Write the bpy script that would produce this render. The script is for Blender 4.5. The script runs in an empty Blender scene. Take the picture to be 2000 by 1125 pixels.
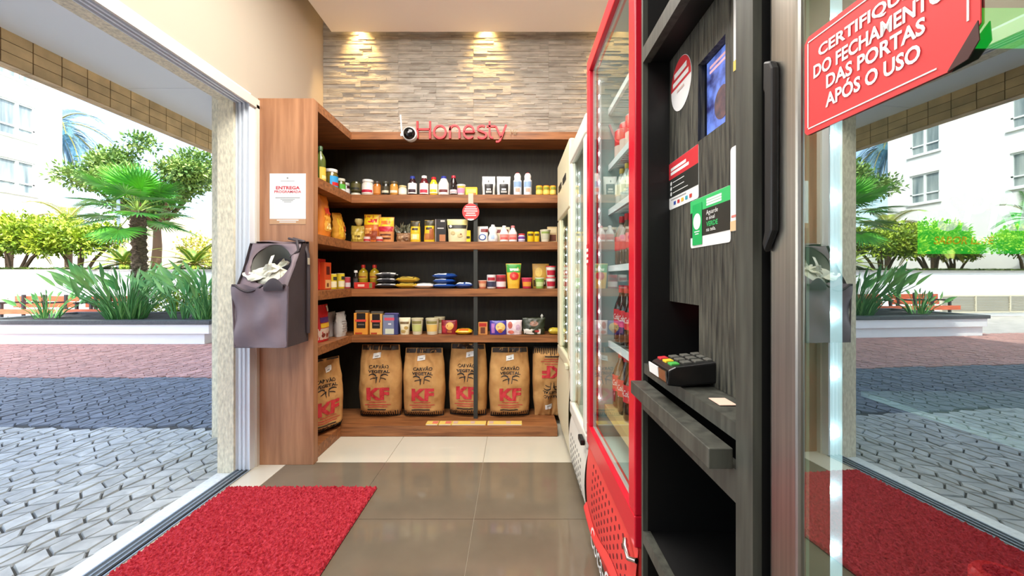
import bpy, bmesh, math, random
from mathutils import Vector, Matrix, noise
R = math.radians
C = bpy.context.scene.collection
SC = bpy.context.scene

# ---------------------------------------------------------------- camera, sky, sun, lights, exposure
cam_d = bpy.data.cameras.new('camera')
cam = bpy.data.objects.new('camera', cam_d); C.objects.link(cam)
cam.location = (0, 0, 1.14); cam.rotation_euler = (R(90), 0, 0)
cam_d.sensor_width = 36; cam_d.lens = 36 * 806 / 2000
cam_d.shift_x = -0.0015; cam_d.shift_y = -0.00975
cam_d.clip_start = 0.01; cam_d.clip_end = 300
SC.camera = cam
SC.view_settings.view_transform = 'Standard'
SC.view_settings.look = 'None'
SC.view_settings.exposure = 0.0
SC.view_settings.gamma = 1.0
SC.view_settings.use_curve_mapping = False

w = bpy.data.worlds.new('sky'); SC.world = w; w.use_nodes = True
nt = w.node_tree; bg = nt.nodes['Background']
sky = nt.nodes.new('ShaderNodeTexSky'); sky.sky_type = 'NISHITA'
sky.sun_disc = False; sky.sun_elevation = R(53); sky.sun_rotation = R(127)
sky.dust_density = 2.5; sky.air_density = 1.0; sky.ozone_density = 1.0
nt.links.new(sky.outputs[0], bg.inputs[0]); bg.inputs[1].default_value = SKY_STRENGTH = 0.72

def lamp(name, kind, loc, aim, energy, col=(1, 1, 1), **kw):
    d = bpy.data.lights.new(name, kind); d.energy = energy; d.color = col
    for k, v in kw.items(): setattr(d, k, v)
    o = bpy.data.objects.new(name, d); C.objects.link(o); o.location = loc
    o.rotation_euler = (Vector(aim) - Vector(loc)).to_track_quat('-Z', 'Y').to_euler()
    return o
lamp('sun', 'SUN', (20, -15, 33), (0, 0, 0), 8.0, (1.0, .96, .88), angle=R(0.6))
lamp('interior_key_light', 'AREA', (-.45, 1.75, 3.05), (-.45, 1.95, 0), 80, (1.0, .96, .90), shape='RECTANGLE', size=1.1, size_y=1.3)  # added key light without a fixture, brightens the shelves and floor
lamp('rear_fill_light', 'AREA', (-.75, -.6, 3.0), (-.55, 2.6, .9), 48, (1.0, .97, .92), shape='RECTANGLE', size=1.3, size_y=.9)  # added soft fill from behind the camera, not a fixture of the shop
for sx in (-1.263, -.225, .80):
    lamp('wall_washer', 'SPOT', (sx, 3.325, 3.30), (sx, 3.385, 2.3), 95, (1.0, .62, .22), spot_size=R(70), spot_blend=1.0, shadow_soft_size=.02)

# ---------------------------------------------------------------- helpers
def lin(c):
    return tuple(((x / 255) / 12.92 if x / 255 <= .04045 else ((x / 255 + .055) / 1.055) ** 2.4) for x in c)
MATS = {}
def mat(name, c=(200, 200, 200), rough=.5, metal=0, var=0, vscale=6, bump=0, bscale=60, stretch=(1, 1, 1), emit=0, c2=None, spec=.5, island=0, trans=0, coat=0, detail=4):
    if name in MATS: return MATS[name]
    m = bpy.data.materials.new(name); m.use_nodes = True; MATS[name] = m
    n, l = m.node_tree.nodes, m.node_tree.links
    b = n['Principled BSDF']; col = (*lin(c), 1)
    b.inputs['Base Color'].default_value = col
    b.inputs['Roughness'].default_value = rough; b.inputs['Metallic'].default_value = metal
    b.inputs['Specular IOR Level'].default_value = spec
    if coat: b.inputs['Coat Weight'].default_value = coat
    if trans: b.inputs['Transmission Weight'].default_value = trans
    src = None
    if var or c2 or bump:
        tc = n.new('ShaderNodeTexCoord'); mp = n.new('ShaderNodeMapping'); mp.inputs['Scale'].default_value = stretch
        l.new(tc.outputs['Object'], mp.inputs[0])
    if var or c2:
        t = n.new('ShaderNodeTexNoise'); t.inputs['Scale'].default_value = vscale; t.inputs['Detail'].default_value = detail
        l.new(mp.outputs[0], t.inputs['Vector'])
        r = n.new('ShaderNodeValToRGB'); l.new(t.outputs['Fac'], r.inputs[0])
        r.color_ramp.elements[0].position = .32; r.color_ramp.elements[1].position = .68
        a = c2 if c2 else tuple(max(0, x * (1 - var)) for x in c); z = c if c2 else tuple(min(255, x * (1 + var * .6)) for x in c)
        r.color_ramp.elements[0].color = (*lin(a), 1); r.color_ramp.elements[1].color = (*lin(z), 1)
        src = r.outputs[0]
    if island:
        g = n.new('ShaderNodeNewGeometry'); mr = n.new('ShaderNodeMapRange')
        mr.inputs['To Min'].default_value = 1 - island; mr.inputs['To Max'].default_value = 1 + island * .6
        l.new(g.outputs['Random Per Island'], mr.inputs[0])
        mx = n.new('ShaderNodeVectorMath'); mx.operation = 'SCALE'
        if src: l.new(src, mx.inputs[0])
        else: mx.inputs[0].default_value = col[:3]
        l.new(mr.outputs[0], mx.inputs['Scale']); src = mx.outputs[0]
    if src: l.new(src, b.inputs['Base Color'])
    if bump:
        t2 = n.new('ShaderNodeTexNoise'); t2.inputs['Scale'].default_value = bscale; t2.inputs['Detail'].default_value = 5
        l.new(mp.outputs[0], t2.inputs['Vector'])
        bp = n.new('ShaderNodeBump'); bp.inputs['Strength'].default_value = bump; bp.inputs['Distance'].default_value = .01
        l.new(t2.outputs['Fac'], bp.inputs['Height']); l.new(bp.outputs[0], b.inputs['Normal'])
    if emit:
        b.inputs['Emission Color'].default_value = col; b.inputs['Emission Strength'].default_value = emit
        if src: l.new(src, b.inputs['Emission Color'])
    return m
def glassmat(name, tint, base, power, rough=0.0):
    """thin pane: clear film plus a mirror reflection that grows towards grazing angles"""
    m = bpy.data.materials.new(name); m.use_nodes = True
    n, l = m.node_tree.nodes, m.node_tree.links
    n.remove(n['Principled BSDF']); out = n['Material Output']
    tr = n.new('ShaderNodeBsdfTransparent'); tr.inputs[0].default_value = (*tint, 1)
    gl = n.new('ShaderNodeBsdfGlossy'); gl.inputs['Roughness'].default_value = rough; gl.inputs['Color'].default_value = (.93, 1, .96, 1)
    fr = n.new('ShaderNodeFresnel'); fr.inputs[0].default_value = 1.45
    ma = n.new('ShaderNodeMath'); ma.operation = 'MULTIPLY_ADD'; ma.inputs[1].default_value = power; ma.inputs[2].default_value = base; ma.use_clamp = True
    ge = n.new('ShaderNodeNewGeometry'); mm = n.new('ShaderNodeMath'); mm.operation = 'SUBTRACT'; mm.inputs[0].default_value = 1; l.new(ge.outputs['Backfacing'], mm.inputs[1])
    m3 = n.new('ShaderNodeMath'); m3.operation = 'MULTIPLY'; l.new(mm.outputs[0], m3.inputs[0])
    mx = n.new('ShaderNodeMixShader')
    l.new(fr.outputs[0], ma.inputs[0]); l.new(ma.outputs[0], m3.inputs[1]); l.new(m3.outputs[0], mx.inputs[0]); l.new(tr.outputs[0], mx.inputs[1]); l.new(gl.outputs[0], mx.inputs[2])
    l.new(mx.outputs[0], out.inputs[0]); return m

class MB:
    def __init__(s): s.v = []; s.f = []; s.m = []
    def add(s, vs, fs, mi=0):
        k = len(s.v); s.v += [tuple(p) for p in vs]; s.f += [[i + k for i in q] for q in fs]; s.m += [mi] * len(fs); return s
    def box(s, x0, x1, y0, y1, z0, z1, mi=0, M=None):
        vs = [Vector((x, y, z)) for z in (z0, z1) for y in (y0, y1) for x in (x0, x1)]
        if M: vs = [M @ p for p in vs]
        return s.add(vs, [(0, 2, 3, 1), (4, 5, 7, 6), (0, 1, 5, 4), (2, 6, 7, 3), (0, 4, 6, 2), (1, 3, 7, 5)], mi)
    def lathe(s, prof, seg=18, c=(0, 0, 0), mi=0, M=None, sx=1, sy=1):
        vs = []; fs = []
        for r, z in prof:
            for k in range(seg):
                a = 2 * math.pi * k / seg; vs.append(Vector((c[0] + r * math.cos(a) * sx, c[1] + r * math.sin(a) * sy, c[2] + z)))
        if M: vs = [M @ p for p in vs]
        for i in range(len(prof) - 1):
            for k in range(seg):
                k2 = (k + 1) % seg; fs.append((i * seg + k, i * seg + k2, (i + 1) * seg + k2, (i + 1) * seg + k))
        if prof[0][0] > 1e-5: fs.append(tuple(range(seg))[::-1])
        if prof[-1][0] > 1e-5: fs.append(tuple((len(prof) - 1) * seg + k for k in range(seg)))
        return s.add(vs, fs, mi)
    def tube(s, pts, r, seg=8, mi=0, closed=False):
        pts = [Vector(p) for p in pts]; n = len(pts); vs = []; fs = []
        rr = r if isinstance(r, (list, tuple)) else [r] * n
        up = None
        for i, p in enumerate(pts):
            if closed: t = pts[(i + 1) % n] - pts[i - 1]
            else: t = pts[min(i + 1, n - 1)] - pts[max(i - 1, 0)]
            t.normalize()
            if up is None:
                up = Vector((0, 0, 1)) if abs(t.z) < .9 else Vector((1, 0, 0))
            x = t.cross(up).normalized(); y = x.cross(t).normalized(); up = y
            for k in range(seg):
                a = 2 * math.pi * k / seg; vs.append(p + (x * math.cos(a) + y * math.sin(a)) * rr[i])
        for i in range(n if closed else n - 1):
            j = (i + 1) % n
            for k in range(seg):
                k2 = (k + 1) % seg; fs.append((i * seg + k, i * seg + k2, j * seg + k2, j * seg + k))
        if not closed: fs += [tuple(range(seg))[::-1], tuple((n - 1) * seg + k for k in range(seg))]
        return s.add(vs, fs, mi)
    def prism(s, poly, d0, d1, fn, mi=0):
        n = len(poly); vs = [fn(a, b, d0) for a, b in poly] + [fn(a, b, d1) for a, b in poly]
        fs = [tuple(range(n))[::-1], tuple(range(n, 2 * n))] + [(i, (i + 1) % n, n + (i + 1) % n, n + i) for i in range(n)]
        return s.add(vs, fs, mi)
    def sheet(s, f, nu, nv, u0=0, u1=1, v0=0, v1=1, mi=0):
        vs = [f(u0 + (u1 - u0) * i / nu, v0 + (v1 - v0) * j / nv) for j in range(nv + 1) for i in range(nu + 1)]
        fs = [(j * (nu + 1) + i, j * (nu + 1) + i + 1, (j + 1) * (nu + 1) + i + 1, (j + 1) * (nu + 1) + i) for j in range(nv) for i in range(nu)]
        return s.add(vs, fs, mi)
    def text(s, t, size, fn, bold=0, shear=0, mi=0, width=None, align='CENTER', height=None, fine=False):
        vs, fs = text_geo(t, bold, shear, align, fine)
        xs = [p[0] for p in vs]; ys = [p[1] for p in vs]
        kx = ky = size
        if height: ky = kx = height / (max(ys) - min(ys))
        if width: kx = width / (max(xs) - min(xs))
        return s.add([fn(p[0] * kx, p[1] * ky) for p in vs], fs, mi)
    def build(s, name, mats, parent=None, smooth=None, loc=None, rot=None, bevel=0, seg=2):
        me = bpy.data.meshes.new(name); me.from_pydata(s.v, [], s.f)
        for m in (mats if isinstance(mats, (list, tuple)) else [mats]): me.materials.append(m)
        if any(s.m): me.polygons.foreach_set('material_index', s.m)
        if smooth is not None:
            me.polygons.foreach_set('use_smooth', [True] * len(s.f)); me.set_sharp_from_angle(angle=R(smooth))
        me.update()
        o = bpy.data.objects.new(name, me); C.objects.link(o)
        if parent: o.parent = parent
        if loc: o.location = loc
        if rot: o.rotation_euler = rot
        if bevel:
            b = o.modifiers.new('bevel', 'BEVEL'); b.width = bevel; b.segments = seg; b.limit_method = 'ANGLE'; b.angle_limit = R(40)
        return o
TXT = {}
def text_geo(t, bold=0, shear=0, align='CENTER', fine=False):
    k = (t, bold, shear, align, fine)
    if k in TXT: return TXT[k]
    cu = bpy.data.curves.new('text', 'FONT'); cu.body = t; cu.align_x = align; cu.size = 1; cu.offset = bold; cu.shear = shear; cu.resolution_u = 3
    o = bpy.data.objects.new('text', cu); C.objects.link(o)
    dg = bpy.context.evaluated_depsgraph_get(); dg.update()
    me = bpy.data.meshes.new_from_object(o.evaluated_get(dg))
    if fine:
        bm = bmesh.new(); bm.from_mesh(me); bmesh.ops.triangulate(bm, faces=bm.faces[:])
        for _ in range(4):
            es = [e for e in bm.edges if e.calc_length() > .14]
            if not es: break
            bmesh.ops.subdivide_edges(bm, edges=es, cuts=1); bmesh.ops.triangulate(bm, faces=bm.faces[:])
        bm.to_mesh(me); bm.free()
    r = ([tuple(v.co) for v in me.vertices], [tuple(p.vertices) for p in me.polygons])
    bpy.data.objects.remove(o); bpy.data.curves.remove(cu); bpy.data.meshes.remove(me)
    TXT[k] = r; return r
def thing(name, label, cat, loc=(0, 0, 0), rz=0, group=None):
    o = bpy.data.objects.new(name, None); C.objects.link(o); o.location = loc; o.rotation_euler = (0, 0, rz); o.empty_display_size = .05
    return tag(o, label, cat, group)
def tag(o, label, cat, group=None):
    o['label'] = label; o['category'] = cat
    if group: o['group'] = group
    return o
def struct(o): o['kind'] = 'structure'; return o
def lab(o, t): o['label'] = t; return o
def copy_tree(o, parent=None):
    c = o.copy(); C.objects.link(c)
    if parent: c.parent = parent
    for ch in list(o.children): copy_tree(ch, c)
    return c
def ring(n): return [(math.cos(2 * math.pi * k / n), math.sin(2 * math.pi * k / n)) for k in range(n)]
rnd = random.Random(7)

# ---------------------------------------------------------------- shared materials
M_beige = mat('beige_wall_paint', (182, 171, 154), .85, bump=.04, bscale=180)
M_ceil = mat('ceiling_paint', (232, 232, 232), .9)
M_white = mat('white_paint', (240, 240, 236), .7)
M_alu = mat('white_aluminium', (226, 232, 238), .35)
M_aludark = mat('track_aluminium', (150, 162, 172), .35, metal=.4)
M_wood = mat('walnut_laminate', (186, 134, 96), .42, c2=(150, 101, 68), vscale=3, stretch=(9, 9, .7), detail=6)
M_board = mat('shelf_walnut', (172, 112, 66), .45, c2=(118, 72, 40), vscale=4, stretch=(1, 10, 14), detail=6)
M_black = mat('black_backing', (36, 34, 23), .6, var=.25, vscale=8, stretch=(8, 8, 1))
M_jet = mat('jet_black', (10, 10, 11), .5)
M_brown_tile = mat('brown_tile', (124, 112, 94), .07, var=.07, vscale=3, spec=.6)
M_cream_tile = mat('cream_tile', (222, 216, 196), .1, var=.02, vscale=2, spec=.6)
M_grout = mat('grout', (178, 166, 146), .9)
M_stucco = mat('stucco', (232, 224, 198), .9, var=.11, vscale=75, stretch=(1, 1, .4), bump=.55, bscale=80)
M_paper = mat('white_paper', (240, 240, 236), .6)
M_red = mat('red_print', (214, 40, 50), .5)
M_ink = mat('dark_ink', (32, 30, 30), .6)
M_grey = mat('grey_print', (150, 150, 150), .6)
def col(c, rough=.4, **k): return mat('tone_%d_%d_%d' % c + ('_r%d' % (rough * 100) if rough != .4 else ''), c, rough, **k)
# ================================================================ THE SETTING
XL, XR, YB, YF = -1.571, 1.02, 3.41, -1.6
# floor of square tiles
m = MB(); m.box(XL - .03, XR, YF, YB, -.06, -.004, 2)
xs = [-1.39 + .601 * k for k in range(5)]; g = .0015
ys = [2.552 - .601 * k for k in range(8)]
for i in range(4):
    for j in range(7): m.box(xs[i] + g, min(xs[i + 1], XR) - g, max(ys[j + 1], YF) + g, ys[j] - g, -.005, 0, 0)
    m.box(xs[i] + g, min(xs[i + 1], XR) - g, 2.552 + g, YB, -.005, 0, 1)
m.box(XL - .03, xs[0] - g, 2.552 + g, YB, -.005, 0, 1)
for j in range(5): m.box(XL + .012, xs[0] - g, 2.552 - .9 * (j + 1) + g, 2.552 - .9 * j - g, -.005, 0, 1)
struct(m.build('floor', [M_brown_tile, M_cream_tile, M_grout]))
# ceiling with a shadow slot along the left and back walls
m = MB(); m.box(-1.449, XR, YF, 3.285, 3.10, 3.16).box(XL - .18, XR, YF - .1, 3.45, 3.42, 3.5)
struct(m.build('ceiling', M_ceil))
DH = 2.187; DY0, DY1 = -.95, 2.46
m = MB(); m.box(XL - .175, XL, DY0 - .65, 3.41, DH + .05, 3.42).box(XL - .05, XL, DY1 + .06, 3.41, 0, DH + .05).box(XL - .175, XL, YF, DY0, 0, DH + .05)
struct(m.build('wall_left', M_beige))
m = MB(); m.box(XR, XR + .1, YF, YB + .1, 0, 3.42); struct(m.build('wall_right', M_beige))
m = MB(); m.box(XL, XR, YF - .1, YF, 0, 3.42); struct(m.build('wall_rear', M_beige))
# ledger-stone back wall: every strip its own depth and tone
m = MB(); m.box(XL - .05, XR, YB, YB + .1, 0, 3.42)
r = random.Random(3); z = 2.0
while z < 3.42:
    tile_top = z + .152
    rows = []; zz = z
    while zz < tile_top - .006:
        h = r.choice((.011, .014, .018, .022, .027)); h = min(h, tile_top - zz)
        if tile_top - zz - h < .008: h = tile_top - zz
        rows.append((zz, h)); zz += h
    off = r.choice((0, .31)) 
    x0 = XL - off
    while x0 < XR:
        x1 = x0 + .62
        for zz, h in rows:
            x = x0
            while x < x1 - .001:
                ln = r.uniform(.06, .30); xe = min(x + ln, x1)
                if x1 - xe < .04: xe = x1
                a, b = max(x, XL) + .0006, min(xe, XR) - .0006
                if b - a > .004:
                    d = r.choice((.001, .003, .005, .008)); 
                    m.box(a, b, YB - d, YB, zz + .0005, min(zz + h, 3.42) - .0005, 1)
                x = xe
        x0 = x1
    z = tile_top + .0015
M_stone = mat('ledger_stone', (190, 185, 174), .85, c2=(160, 154, 143), vscale=7, stretch=(1.2, 1, 5), bump=.4, bscale=26, island=.22, detail=6)
struct(m.build('wall_back', [mat('stone_grout', (196, 182, 158), .9), M_stone]))
# aluminium door frame and sill track
f = struct(bpy.data.objects.new('door_1', None)); C.objects.link(f)
def jamb(m, y0, y1):
    m.box(-1.645, -1.56, y0 + .012, y1, 0, DH); 
    for x0, x1 in ((-1.645, -1.640), (-1.622, -1.614), (-1.598, -1.590), (-1.566, -1.560)): m.box(x0, x1, y0, y0 + .012, 0, DH)
m = MB(); jamb(m, 2.44, 2.516); m.box(-1.645, -1.56, DY0 - .04, DY0 + .02, 0, DH); o = m.build('jamb', M_alu, f)
m = MB(); m.box(-1.645, -1.56, DY0, 2.452, DH + .006, DH + .05)
for x0, x1 in ((-1.645, -1.640), (-1.622, -1.612), (-1.598, -1.588), (-1.566, -1.560)): m.box(x0, x1, DY0, 2.44, DH - .012, DH + .006)
m.build('head_rail', M_alu, f)
m = MB(); m.box(-1.561, -1.548, DY0, 2.517, DH - .02, DH + .035).box(-1.561, -1.548, 2.488, 2.516, .0, DH)
m.build('casing', mat('cream_casing', (214, 208, 196), .5), f)
m = MB(); m.box(-1.645, -1.559, DY0, 2.452, -.02, -.004)
for x0, x1 in ((-1.645, -1.638), (-1.618, -1.612), (-1.592, -1.586), (-1.566, -1.559)): m.box(x0, x1, DY0, 2.45, -.004, .006)
m.build('sill_track', M_aludark, f)
m = MB()
for j in range(4): m.box(-1.738, -1.646, 2.42 - .95 * (j + 1) + .001, 2.42 - .95 * j, -.06, -.004)
struct(m.build('trim_sill', mat('white_granite', (226, 232, 232), .25, var=.05, vscale=60)))
# stuccoed facade: jamb, lintel, pier beyond it and the storeys above
m = MB(); m.box(-1.74, -1.646, 2.425, 3.03, -.05, 2.478).box(-2.215, -1.62, 3.03, 3.6, -.05, 2.478).box(-1.74, -1.646, DY0 - 3, 2.425, DH + .0, 2.478).box(-1.74, -1.646, DY0 - 3, DY0, -.05, DH)
struct(m.build('facade_stucco', M_stucco))
m = MB(); m.box(-1.74, 9, -14, 26, 3.5, 12.1).box(-1.74, XL - .18, -14, 26, 2.56, 3.5).box(1.2, 9, -14, 26, -.05, 3.5).box(-1.74, 1.2, 3.6, 26, -.05, 3.5).box(-1.74, 1.2, -14, -1.75, -.05, 3.5)
struct(m.build('upper_storeys', M_stucco))
# canopy soffit and its tiled edge beam
m = MB(); m.box(-2.735, -1.645, -8, 2.908, 2.478, 2.56).box(-2.735, -1.645, 2.912, 14, 2.478, 2.56)
struct(m.build('canopy_soffit', mat('soffit_white', (250, 252, 252), .8)))
m = MB(); m.box(-2.81, -2.741, -8, 14, 2.30, 2.60, 1)
r = random.Random(5)
for row in range(3):
    y = -8
    while y < 14:
        m.box(-2.741, -2.735, y + .003, y + .147, 2.30 + .06 * row + .002, 2.30 + .06 * (row + 1) - .002, 0); y += .15
for k in range(2):
    y = -8
    while y < 14: m.box(-2.81 + .038 * k + .0015, -2.81 + .038 * (k + 1) - .001, y + .002, y + .148, 2.296, 2.30, 0); y += .15
struct(m.build('canopy_beam', [mat('beam_tile', (220, 188, 138), .5, var=.10, vscale=9, island=.2), mat('beam_grout', (120, 92, 64), .9)]))

# ================================================================ OUTDOOR PAVING
def paving(x0, x1, y0, y1, z, s, ang, mt, seed, gap=.0055):
    m = MB(); m.box(x0, x1, y0, y1, z - .06, z - .012, 1)
    r = random.Random(seed); ca, sa = math.cos(ang), math.sin(ang)
    cx, cy = (x0 + x1) / 2, (y0 + y1) / 2; L = math.hypot(x1 - x0, y1 - y0) / 2 + s
    n = int(2 * L / s) + 1; rows = int(2 * L / (s * .70)) + 1
    P = {}
    def pt(i, j):
        if (i, j) not in P:
            u = -L + i * s + r.uniform(-.13, .13) * s + .45 * s * (j % 2) + .0 * j; v = -L + j * s * .70 + r.uniform(-.10, .10) * s + .03 * math.sin(u * 2.1) + .02 * math.sin(j * 1.7 + u)
            P[(i, j)] = (cx + u * ca - v * sa, cy + u * sa + v * ca)
        return P[(i, j)]
    cl = lambda p: (min(max(p[0], x0), x1), min(max(p[1], y0), y1))
    for j in range(rows):
        for i in range(n):
            q = [pt(i, j), pt(i + 1, j), pt(i + 1, j + 1), pt(i, j + 1)]
            mx, my = sum(p[0] for p in q) / 4, sum(p[1] for p in q) / 4
            if not (x0 < mx < x1 and y0 < my < y1): continue
            zt = z + r.uniform(-.003, .003)
            lo = []; hi = []
            for p in q:
                d = math.hypot(p[0] - mx, p[1] - my) or 1
                a = cl((p[0] - (p[0] - mx) / d * gap, p[1] - (p[1] - my) / d * gap)); lo.append((a[0], a[1], z - .012))
                b = cl((p[0] - (p[0] - mx) / d * gap * 1.9, p[1] - (p[1] - my) / d * gap * 1.9)); hi.append((b[0], b[1], zt))
            m.add(lo + hi, [(4, 5, 6, 7), (0, 1, 5, 4), (1, 2, 6, 5), (2, 3, 7, 6), (3, 0, 4, 7)], 0)
    return m.build('stone_paving', mt)
ZG = -.03
M_joint = mat('paving_joint', (78, 78, 74), .95)
st = lambda n, c, v: [mat(n, c, .65, var=.10, vscale=14, bump=.35, bscale=40, island=v), M_joint]
struct(paving(-10, -1.74, -1.5, 3.235, ZG, .106, R(84), st('pale_paving', (182, 186, 184), .15), 1))
struct(paving(-12, -1.74, 3.235, 4.86, ZG, .105, R(84), st('dark_paving', (112, 120, 132), .18), 2, .005))
struct(paving(-15, -1.74, 4.86, 7.6, ZG, .105, R(84), st('red_paving', (196, 152, 144), .16), 3, .005))
m = MB(); m.box(-60, -1.74, 7.6, 60, ZG - .06, ZG - .008).box(-60, -15, 4.86, 7.6, ZG - .06, ZG - .008).box(-60, -12, 3.235, 4.86, ZG - .06, ZG - .01).box(-60, -10, -30, 3.235, ZG - .06, ZG - .01)
m.box(-10, -1.74, -30, -1.5, ZG - .06, ZG - .01)
struct(m.build('courtyard_ground', mat('plain_paving', (190, 186, 180), .8, var=.08, vscale=5)))

# ================================================================ OUTDOOR THINGS
M_planter = mat('planter_white', (236, 240, 242), .7)
pl = thing('planter', 'long low white planter with dark stone coping in the courtyard', 'planter', (-5.34, 7.23, ZG))
LP = 4.3
m = MB(); m.box(-LP, -.12, .06, 1.85, 0, .19).box(-LP - .03, 0, 0, 1.91, .19, .355); m.build('wall', M_planter, pl, bevel=.006)
m = MB(); m.box(-LP - .06, .03, -.03, .16, .357, .425).box(-LP - .06, .03, 1.78, 1.94, .357, .425).box(-LP - .06, -LP + .12, .16, 1.78, .357, .425).box(-.15, .03, .16, 1.78, .357, .425)
m.build('coping', mat('dark_coping', (74, 80, 84), .5, var=.15, vscale=40), pl, bevel=.006)
m = MB()
m.sheet(lambda u, v: (-LP + .12 + u * (LP - .27), .16 + v * 1.62, .39 + .03 * noise.noise(Vector((u * 30, v * 9, 0)))), 90, 24)
m.build('soil', mat('soil', (58, 56, 54), .95, bump=1, bscale=50), pl)

def leafq(m, p, d, nrm, L, W, mi=0, fold=.25):
    d = d.normalized(); s = d.cross(nrm)
    if s.length < 1e-4: s = d.orthogonal()
    s.normalize(); n2 = s.cross(d)
    m.add([p, p + d * L * .45 + s * W + n2 * W * fold, p + d * L, p + d * L * .45 - s * W + n2 * W * fold, p + d * L * .5], [(0, 1, 4), (1, 2, 4), (2, 3, 4), (3, 0, 4)], mi)
def rv(r): 
    while True:
        v = Vector((r.uniform(-1, 1), r.uniform(-1, 1), r.uniform(-1, 1)))
        if .01 < v.length < 1: return v
def cloud(m, blobs, n, L, W, seed, shell=.55):
    r = random.Random(seed); tot = sum(b[1] ** 2 for b in blobs)
    for c, rad, *sq in blobs:
        q = sq[0] if sq else 1
        for _ in range(int(n * rad ** 2 / tot)):
            v = rv(r); v = v.normalized() * (shell + (1 - shell) * r.random()) * r.uniform(.8, 1.12)
            p = Vector(c) + Vector((v.x, v.y, v.z * q)) * rad
            d = (v + rv(r) * .9 + Vector((0, 0, .15))); nn = v * .6 + Vector((0, 0, .8)) + rv(r) * .5
            leafq(m, p, d, nn, L * r.uniform(.7, 1.25), W * r.uniform(.7, 1.2))
def blade(m, p0, d, up, L, W, droop, n=5, mi=0, base=.25):
    d = d.normalized(); s = d.cross(up).normalized(); vs = []; p = p0.copy(); dd = d.copy()
    for i in range(n + 1):
        t = i / n; w = W * (base + (1 - base) * math.sin(math.pi * min(1, t * 1.02) ** .75)) if i < n else W * .04
        nn = s.cross(dd)
        vs += [p + s * w + nn * w * .3, p.copy(), p - s * w + nn * w * .3]
        dd = (dd + Vector((0, 0, -droop / n))).normalized(); p = p + dd * L / n
    fs = []
    for i in range(n):
        a = i * 3; fs += [(a, a + 1, a + 4, a + 3), (a + 1, a + 2, a + 5, a + 4)]
    m.add(vs, fs, mi)
def leafmat(n, a, b, rough=.45, isl=.3):
    mm = mat(n, a, rough, c2=b, vscale=2.2, island=isl, spec=.4); return mm
M_bark = mat('palm_bark', (112, 94, 78), .95, var=.35, vscale=18, stretch=(1, 1, 3), bump=1, bscale=40)

# fan palm
pp = Vector((-7.80, 8.62, .38))
t = thing('fan_palm', 'green fan palm with shaggy brown trunk growing in the white planter', 'palm tree', pp)
m = MB(); H = 2.15; r = random.Random(11)
def tr(u, v):
    a = u * 2 * math.pi; z = v * H; rr = .125 + .03 * math.exp(-z * 4) + .012 * math.sin(v * 90 + 3 * math.sin(a * 2)) + .02 * noise.noise(Vector((math.cos(a) * 3, math.sin(a) * 3, z * 6)))
    return (rr * math.cos(a) - .05 * v * v, rr * math.sin(a), z)
m.sheet(tr, 20, 90)
for k in range(260):
    a = r.uniform(0, 6.28); z = r.uniform(.1, H); d = Vector((math.cos(a), math.sin(a), r.uniform(.4, 1.2)))
    leafq(m, Vector((.115 * math.cos(a) - .05 * (z / H) ** 2, .115 * math.sin(a), z)), d, Vector((0, 0, 1)), r.uniform(.06, .13), .018)
m.build('trunk', M_bark, t)
m = MB(); m2 = MB(); top = Vector((-.05, 0, H))
for k in range(24):
    az = k * 2.399 + r.uniform(-.2, .2); el = R(78 - 112 * (k / 24)) + r.uniform(-.12, .12)
    d = Vector((math.cos(az) * math.cos(el), math.sin(az) * math.cos(el), math.sin(el)))
    L1 = r.uniform(.50, .74); e = top + d * L1 + Vector((0, 0, -.05))
    m2.tube([top + d * .05, top + d * L1 * .5 + Vector((0, 0, .03)), e], [.012, .009, .007], 5)
    dd = (d + Vector((0, 0, -.08))).normalized(); s = dd.cross(Vector((0, 0, 1)));
    if s.length < .1: s = Vector((1, 0, 0))
    s.normalize(); nn = s.cross(dd).normalized()
    dd = (dd + Vector((0, 0, -.35)) * max(0, 1 - abs(el - .6))).normalized(); nn = s.cross(dd).normalized()
    for b in range(34):
        a = R(-125 + 250 * b / 33); bd = dd * math.cos(a) + s * math.sin(a) + nn * .12 * (1 - abs(a) / 2.2)
        blade(m, e, bd, nn, r.uniform(.50, .62) * (1 - .18 * abs(a) / 2.2), .021, .16 + .12 * r.random(), 4, base=.2)
m.build('fronds', leafmat('fan_palm_green', (112, 190, 52), (58, 140, 60)), t); m2.build('leaf_stalks', mat('stalk_green', (140, 170, 70), .5), t)

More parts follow.
